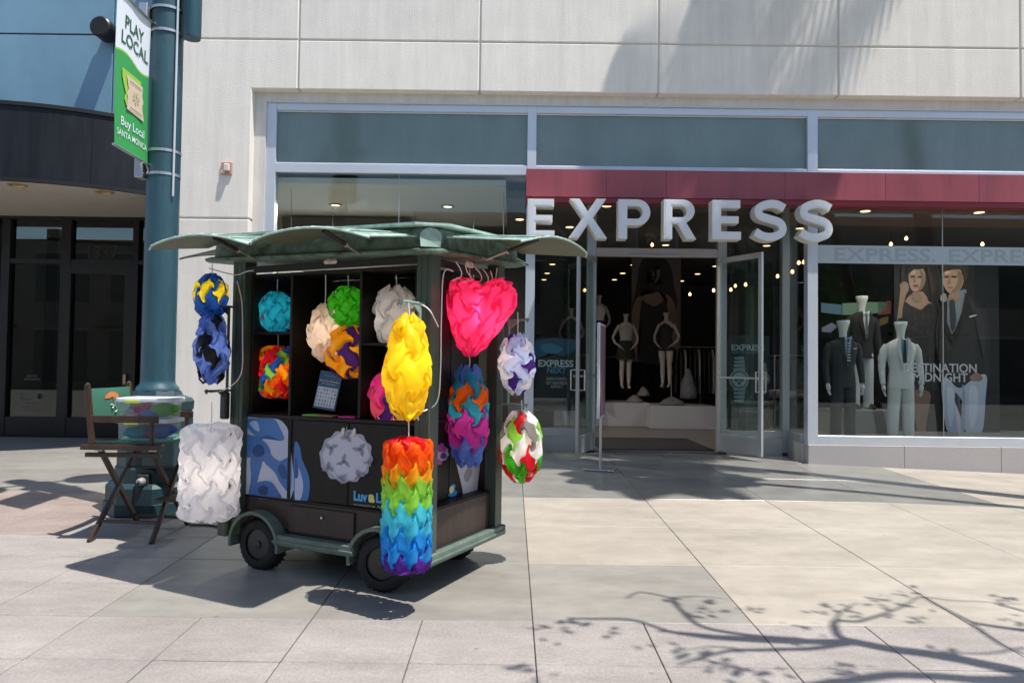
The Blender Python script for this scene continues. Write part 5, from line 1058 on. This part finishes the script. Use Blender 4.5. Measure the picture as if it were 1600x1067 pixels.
for (px_, py_, c_, lb) in ((488, 646, hx('7cc63c'), 'lime green sheet sample lying on the counter left of the others'), (512, 648, hx('b06a44'), 'brown and green sheet sample on the counter below the catalogue card'), (545, 649, hx('d62a8c'), 'magenta sheet sample pad on the counter under the yellow lantern')):
    p = onF1(px_, py_, .09); o = tag(MB().box(-.06, .06, -.03, .05, 0, .010).build('sample_sheet', flat(c_), loc=(p.x, p.y, C0.z+1.0735)), lb, 'sheet'); o.rotation_euler[2] = R(-20)

# ------------------------------------------------------------------ director's chair and bins
chx = empty('directors_chair', (-2.98, 6.05, .148), label='tall wooden folding chair with green canvas back holding two plastic bins', cat='chair')
co = chx.location.copy(); P3 = lambda x, y, z: Vector((x, y, z))-co
fN1, fN2, fF1, fF2 = gnd(139, 847), gnd(236, 850), gnd(215, 815), gnd(294, 819)
zs = at(190, 700, 5.75).z; yN, yF = 5.74, 6.36
def bar(name, p, q, wd=.022, th=.014, m=dwood, par=chx):
    p, q = Vector(p), Vector(q); d = (q-p).normalized(); a = Vector((1, 0, 0)) if abs(d.x) < .7 else Vector((0, 1, 0)); s1 = d.cross(a).normalized(); s2 = s1.cross(d).normalized()
    return MB().rings([[r_+s1*x*wd+s2*y*th-co for x, y in ((-1, -1), (1, -1), (1, 1), (-1, 1))] for r_ in (p, q)]).build(name, m, par, bevel=.003)
xR, xFt = -3.19, -2.80
bar('leg', fN1, (xR+.02, yF, zs)); bar('leg', fF1, (xR-.02, yN+.03, zs)); bar('leg', fN2, (xFt+.02, yF, zs)); bar('leg', fF2, (xFt-.02, yN+.03, zs))
for (yy, a, b_) in ((yN, 147, 234),):
    bar('side_rail', (xR-.13, yy, zs+.01), (xFt+.1, yy, zs+.01), .02, .045); bar('side_rail', (xR-.1, yF, zs+.01), (xFt+.1, yF, zs+.01), .02, .045)
    bar('hinge_rail', (xR-.1, yy-.012, zs-.05), (xFt+.09, yy-.012, zs-.05), .016, .018)
for x_ in (xR-.0, xFt+.03): box('hinge_plate', steel, chx, x_-.03-co.x, x_+.03-co.x, yN-.024-co.y, yN-.0205-co.y, zs-.02-co.z, zs+.0-co.z)
zt_ = at(138, 604, yN).z; za = at(190, 655, yN).z
for yy in (yN, yF):
    bar('back_post', (xR-.06, yy, zs+.03), (xR-.11, yy, zt_-.0), .016, .02)
    MB().lathe([(0, .012), (.01, .02), (.025, .018), (.035, .006)], c=P3(xR-.11, yy, zt_-.005), n=12).build('finial', dwood, chx, smooth='auto')
    bar('arm_rest', (xR-.09, yy, za), (xFt+.06, yy, za), .028, .010); bar('arm_post', (xFt+.01, yy, zs+.03), (xFt+.01, yy, za-.01), .014, .014)
canv = mat('green_canvas', (.05, .18, .125), .8, nscale=60, namt=.12, bump=.2, bscale=200)
def canvas(name, P, m, n=12, th=.004):
    b = MB(); rs = []
    for i in range(n+1): rs.append([Vector(p)-co for p in P(i/n)])
    return b.rings(rs).build(name, m, chx, smooth='auto')
canvas('back_canvas', lambda t: [(xR-.105+.03*math.sin(t*math.pi)+dx, yN+(yF-yN)*t, z) for dx, z in ((.012, zt_-.25), (.018, zt_-.13), (.012, zt_-.015), (.006, zt_-.015), (.012, zt_-.13), (.006, zt_-.25))], canv)
canvas('seat_canvas', lambda t: [(x, yN+(yF-yN)*t, zs+.05-.04*math.sin(t*math.pi)+dz) for x, dz in ((xR-.08, 0), (xFt+.09, 0), (xFt+.09, .005), (xR-.08, .005))], canv)
# printed umbrella mark on the canvas, seen on its front face
mk = MB(); xm_ = xR-.105+.03+.022
def cpt(t, z, e=0): return Vector((xR-.105+.03*math.sin(t*math.pi)+.0195+e, yN+(yF-yN)*t, z))-co
zc = zt_-.10
mk.add([cpt(.42+.16*math.cos(R(a)), zc+.055*math.sin(R(a)), .002) for a in range(0, 181, 20)]+[cpt(.42+.05*math.cos(R(a))+.0, zc+.01*math.sin(R(a)), .002) for a in range(180, -1, -20)], [tuple(range(20))]); mk.build('printed_mark', flat(hx('d8864a')), chx, fix=False)
mk = MB(); mk.tube([cpt(.45, zc, .002), cpt(.5, zc-.06, .002), cpt(.54, zc-.10, .002), cpt(.50, zc-.115, .002)], .004, 5); mk.tube([cpt(.40, zc-.05, .002), cpt(.46, zc-.06, .002), cpt(.42, zc-.08, .002)], .006, 5); mk.build('printed_mark', flat(hx('d0d4cc')), chx)
bar('stretcher', fN1.lerp(Vector((xR+.02, yF, zs)), .19), fN2.lerp(Vector((xFt+.02, yF, zs)), .19), .012, .014); bar('stretcher', fF1.lerp(Vector((xR, yN, zs)), .10), fF2.lerp(Vector((xFt, yN, zs)), .10), .012, .014)
bar('cross_strut', fN1.lerp(Vector((xR+.02, yF, zs)), .72), fN2.lerp(Vector((xFt+.02, yF, zs)), .72), .008, .01)
zf_ = at(270, 782, 5.9).z
box('foot_rest', dwood, chx, xFt+.0-co.x, xFt+.16-co.x, yN+.1-co.y, yF-.05-co.y, zf_-co.z, zf_+.022-co.z, bevel=.004)
# bins
binm = sheet('frosted_polypropylene', (.58, .64, .72), .5, .25)
n_ = binm.node_tree; o_n = n_.nodes['Material Output']; src = o_n.inputs[0].links[0].from_socket; tr = n_.nodes.new('ShaderNodeBsdfTransparent'); mxs = n_.nodes.new('ShaderNodeMixShader'); mxs.inputs[0].default_value = .7
n_.links.new(src, mxs.inputs[1]); n_.links.new(tr.outputs[0], mxs.inputs[2]); n_.links.new(mxs.outputs[0], o_n.inputs[0])
lidm = sheet('white_lid', (.82, .84, .88), .2, .3); latch = mat('lime_latch', (.45, .55, .06), .4)
def rr(hx_, hy, z, r=.04, n=5):
    out = []
    for (sx, sy, a0_) in ((1, 1, 0), (-1, 1, 90), (-1, -1, 180), (1, -1, 270)):
        for i in range(n): a = R(a0_+90*i/(n-1)); out.append((sx*(hx_-r)+r*math.cos(a), sy*(hy-r)+r*math.sin(a), z))
    return out
def bin_(z, label, cols, dx=0, rz=0):
    c = Vector(((at(175, 640, 5.83).x+at(262, 640, 5.83).x)/2+dx, 6.0, z)); e = empty('storage_bin', c, rz, label, 'storage bin')
    hx_, hy, H_ = .215, .15, .145
    MB().rings([rr(hx_-.02, hy-.02, .003), rr(hx_-.012, hy-.012, H_-.02), rr(hx_-.004, hy-.004, H_-.005)], cap=False).build('tub', binm, e, smooth='auto')
    MB().rings([rr(hx_+.004, hy+.004, H_-.012), rr(hx_+.008, hy+.008, H_-.004), rr(hx_+.006, hy+.006, H_+.018), rr(hx_-.03, hy-.03, H_+.021), rr(hx_-.04, hy-.04, H_+.015)]).build('lid', lidm, e, smooth='auto')
    MB().rings([rr(hx_-.032, hy-.032, .001), rr(hx_-.034, hy-.034, .004)]).build('tub_floor', lidm, e)
    box('latch', latch, e, -.13, -.02, -hy-.014, -hy-.006, H_-.02, H_+.004, bevel=.002); box('latch', latch, e, -.13, -.02, hy+.006, hy+.014, H_-.02, H_+.004, bevel=.002)
    random.seed(len(label))
    for i, cn in enumerate(cols):
        b = MB(); u = -.15+.3*i/(len(cols)-1); vv = random.uniform(-.06, .04); rs = []
        for k in range(6):
            f = k/5; r_ = math.sin(math.pi*(.08+.84*f)); rs.append([(u*.8+(.06+.05*(i % 2))*r_*math.cos(a)*(1+.6*noise.noise(Vector((a*1.5, f*4, i)))), vv*.5-.02+.09*r_*math.sin(a), .01+(.07+.045*((i*7) % 3)/2)*f) for a in [2*math.pi*j/12 for j in range(12)]])
        b.rings(rs).build('folded_sheet', lm(cn), e, smooth=True)
zb_ = zs+.052
bin_(zb_, 'lower clear bin with lime latches holding blue and multicoloured sheets, on the chair seat', ['teal', 'turq', 'grey', 'rose', 'lime', 'peri'], 0, R(-2)); bin_(zb_+.168, 'upper clear bin with red and purple sheets, on top of the other bin', ['ltgrey', 'red', 'rose', 'peri', 'blue', 'lime'], .004, R(1.5))

# ------------------------------------------------------------------ trees outside the frame that throw the branch shadows
bark = mat('tree_bark', (.12, .10, .085), .9, nscale=12, namt=.3); leafm = sheet('tree_leaf', (.07, .12, .035), .35, .5)
def lift(px_, py_, h): p = gnd(px_, py_); return p-SUN*(h/-SUN.z)
def shadow_tree():
    e = empty('coral_tree', (6.0, .9, 0), label='sparse street tree just right of the view whose branches reach over the paving', cat='tree'); eo = e.location
    lim = [([(1700, 1090), (1600, 1052), (1500, 1030), (1400, 1014), (1330, 1002)], .075, .05), ([(1330, 1002), (1200, 999), (1100, 992), (1030, 986)], .04, .012), ([(1330, 1002), (1250, 1003), (1160, 1000), (1060, 990), (985, 968), (900, 967), (890, 973)], .035, .01),
           ([(1250, 998), (1150, 990), (1090, 974), (1062, 950), (1045, 933), (1000, 925), (978, 934)], .028, .008), ([(1045, 933), (1090, 931), (1140, 935)], .012, .005), ([(1330, 1002), (1308, 990), (1302, 970), (1345, 970), (1390, 955), (1425, 936)], .035, .008), ([(1302, 970), (1315, 955), (1345, 942)], .015, .005),
           ([(1700, 1000), (1600, 984), (1530, 975), (1500, 962), (1440, 932)], .04, .01), ([(1520, 975), (1560, 1005), (1600, 1022)], .02, .01), ([(1330, 1005), (1230, 1015), (1150, 1015), (1085, 1028), (1060, 1040)], .03, .008), ([(1700, 1060), (1560, 1062), (1400, 1054), (1300, 1066), (1200, 1080)], .06, .03), ([(1160, 1014), (1110, 1010), (1055, 1015)], .012, .005),
           ([(1600, 1010), (1540, 1020), (1480, 1020)], .015, .006), ([(1440, 932), (1500, 938), (1600, 943)], .012, .006), ([(1425, 936), (1440, 932)], .01, .01)]
    H_ = 4.6; tips = []
    for pts, r0, r1 in lim:
        P = [lift(x, y, H_+.25*math.sin(x*.013+y*.02)) for x, y in pts]; P = smoothpts(P, 4, False); n = len(P)
        MB().tube([p-eo+Vector((.02*noise.noise(p*4), .02*noise.noise(p*5+Vector((3, 3, 3))), 0)) for p in P], [r0*.9+(r1*1.1-r0)*.9*i/(n-1) for i in range(n)], 7).build('branch', bark, e, smooth=True); tips.append(P)
    a_, b_2 = lift(1700, 1090, H_), lift(1700, 1000, H_); fork = Vector((5.6, 1.0, 3.4))
    MB().tube(smoothpts([Vector((6.0, .9, 0)), Vector((5.95, .92, 1.5)), fork], 5, False), [.17]*5+[.15]*5+[.13], 10).build('trunk', bark, e, loc=-eo, smooth=True)
    for q in (a_, b_2, lift(1700, 1060, H_)): MB().tube(smoothpts([fork, fork.lerp(q, .5)+Vector((0, 0, .25)), q], 5, False), [.11]*4+[.08]*4+[.065]*3, 8).build('branch', bark, e, loc=-eo, smooth=True)
    random.seed(11); lb = MB()
    clumps = [(870, 987, .16), (890, 970, .08), (945, 991, .07), (1060, 940, .08), (1110, 940, .07), (1120, 956, .09), (1170, 950, .06), (1075, 962, .05), (1090, 1024, .14), (1150, 1030, .12), (1220, 1000, .06), (1250, 981, .12), (1380, 942, .12), (1400, 950, .1), (1330, 960, .08), (1310, 945, .08), (1600, 950, .1), (1430, 925, .1), (1560, 935, .08), (1180, 1055, .14), (1330, 1045, .1), (1300, 1042, .08), (1500, 1022, .1), (1470, 1020, .08), (1590, 970, .1), (820, 1045, .1), (830, 1063, .1), (1200, 1060, .12), (1100, 1035, .12), (1040, 1018, .1), (1420, 970, .08), (1280, 955, .07)]
    for (x, y, s_) in clumps:
        c_ = lift(x, y, H_+.1)
        for k in range(int(3+42*s_)):
            p = c_+Vector((random.gauss(0, s_*.6), random.gauss(0, s_*.6), random.gauss(0, s_*.5)))-eo; a = Vector((random.uniform(-1, 1), random.uniform(-1, 1), random.uniform(-.5, .5))).normalized(); bq = a.cross(Vector((random.uniform(-.4, .4), random.uniform(-.4, .4), 1))).normalized()
            L = random.uniform(.025, .05); lb.add([p-a*L, p+bq*L*.5, p+a*L, p-bq*L*.5], [(0, 1, 2, 3)])
    lb.build('crown', leafm, e, fix=False)['kind'] = 'stuff'
shadow_tree()
def palm(base, top, r, label, fl=1.8, nf=26, seed=1):
    e = empty('palm_tree', base, label=label, cat='tree'); random.seed(seed); b0_ = Vector(base); tp = Vector(top)-b0_
    P = smoothpts([Vector((0, 0, 0)), tp*.35+Vector((.15, 0, 0)), tp*.7+Vector((.1, 0, 0)), tp], 6, False); MB().tube(P, [r*(1.15-.35*i/(len(P)-1)) for i in range(len(P))], 10).build('trunk', bark, e, smooth=True)
    fr_ = MB()
    for k in range(nf):
        a = k*2.399; el = random.uniform(-.5, 1.1); d = Vector((math.cos(a)*math.cos(el), math.sin(a)*math.cos(el), math.sin(el))); L = fl*random.uniform(.8, 1.1)
        for s_ in range(22):
            t = .25+.75*s_/21; c_ = tp+d*L*t+Vector((0, 0, -.45*L*t*t)); sd = d.cross(Vector((0, 0, 1))).normalized(); ln = .5*math.sin(min(1, t)*2.6+.3)
            for sg in (-1, 1): q = c_+sd*sg*ln+Vector((0, 0, -.2*ln)); w0 = d*.05; fr_.add([c_-w0, c_+w0, q], [(0, 1, 2)])
        rb = [tp, tp+d*L*.5+Vector((0, 0, -.11*L)), tp+d*L+Vector((0, 0, -.45*L))]; fr_.tube(rb, [.02, .014, .005], 4)
    fr_.build('crown', leafm, e, fix=False)['kind'] = 'stuff'
palm((7.1, 6.9, -.02), (4.55, 7.35, 8.6), .085, 'slender leaning palm right of the view whose crown shades the shop entrance', 1.35, 30, 4)
palm((8.3, 6.9, -.05), (5.75, 7.95, 13.4), .15, 'tall palm right of the view whose fronds streak shadows on the facade', 2.0, 17, 9)

# ------------------------------------------------------------------ the far side of the promenade (seen only in the glass)
ob = empty('opposite_building', (0, -15, 0), label='brown two-storey building across the promenade seen only in reflections', cat='building')
obm = mat('brown_render', (.20, .165, .14), .8, nscale=1, namt=.15); box('wall', obm, ob, -40, 40, -10, 0, 0, 9)
for i in range(-9, 10):
    for z0, z1 in ((.4, 3.1), (4.6, 7.2)):
        wdw = box('window', mat('far_window_dark', (.03, .035, .04), .2), ob, i*4-1.4, i*4+1.4, 0.01, .05, z0, z1); box('frame', mat('far_frame', (.3, .3, .3), .5), wdw, i*4-1.5, i*4+1.5, .0, .03, z1, z1+.12)
    if i % 2: box('awning', mat('far_awning', (.12, .05, .04), .7), ob, i*4-1.7, i*4+1.7, .0, 1.0, 3.2, 3.35)
for i, x in enumerate((-14, -7.5, 4.5, 12)):
    e = empty('street_tree', (x, -9.5, 0), label=f'leafy street tree across the promenade, {("leftmost", "second from left", "second from right", "rightmost")[i]} of four', cat='tree'); random.seed(20+i)
    MB().tube([(0, 0, 0), (.1, 0, 1.5), (0, .1, 3)], [.16, .13, .1], 8).build('trunk', bark, e, smooth=True)
    for k in range(7): a = k*.9; MB().tube([(0, .1, 2.7), (math.cos(a)*.9, math.sin(a)*.9, 4), (math.cos(a)*1.7, math.sin(a)*1.7, 5.1)], [.07, .045, .015], 6).build('branch', bark, e, smooth=True)
    cr = MB()
    for k in range(1500):
        c_ = Vector((random.gauss(0, 1.2), random.gauss(0, 1.2), 4.6+random.gauss(0, .8))); a = Vector((random.uniform(-1, 1), random.uniform(-1, 1), random.uniform(-1, 1))).normalized(); bq = a.orthogonal().normalized(); L = .13; cr.add([c_-a*L, c_+bq*L*.6, c_+a*L, c_-bq*L*.6], [(0, 1, 2, 3)])
    cr.build('crown', leafm, e, fix=False)['kind'] = 'stuff'
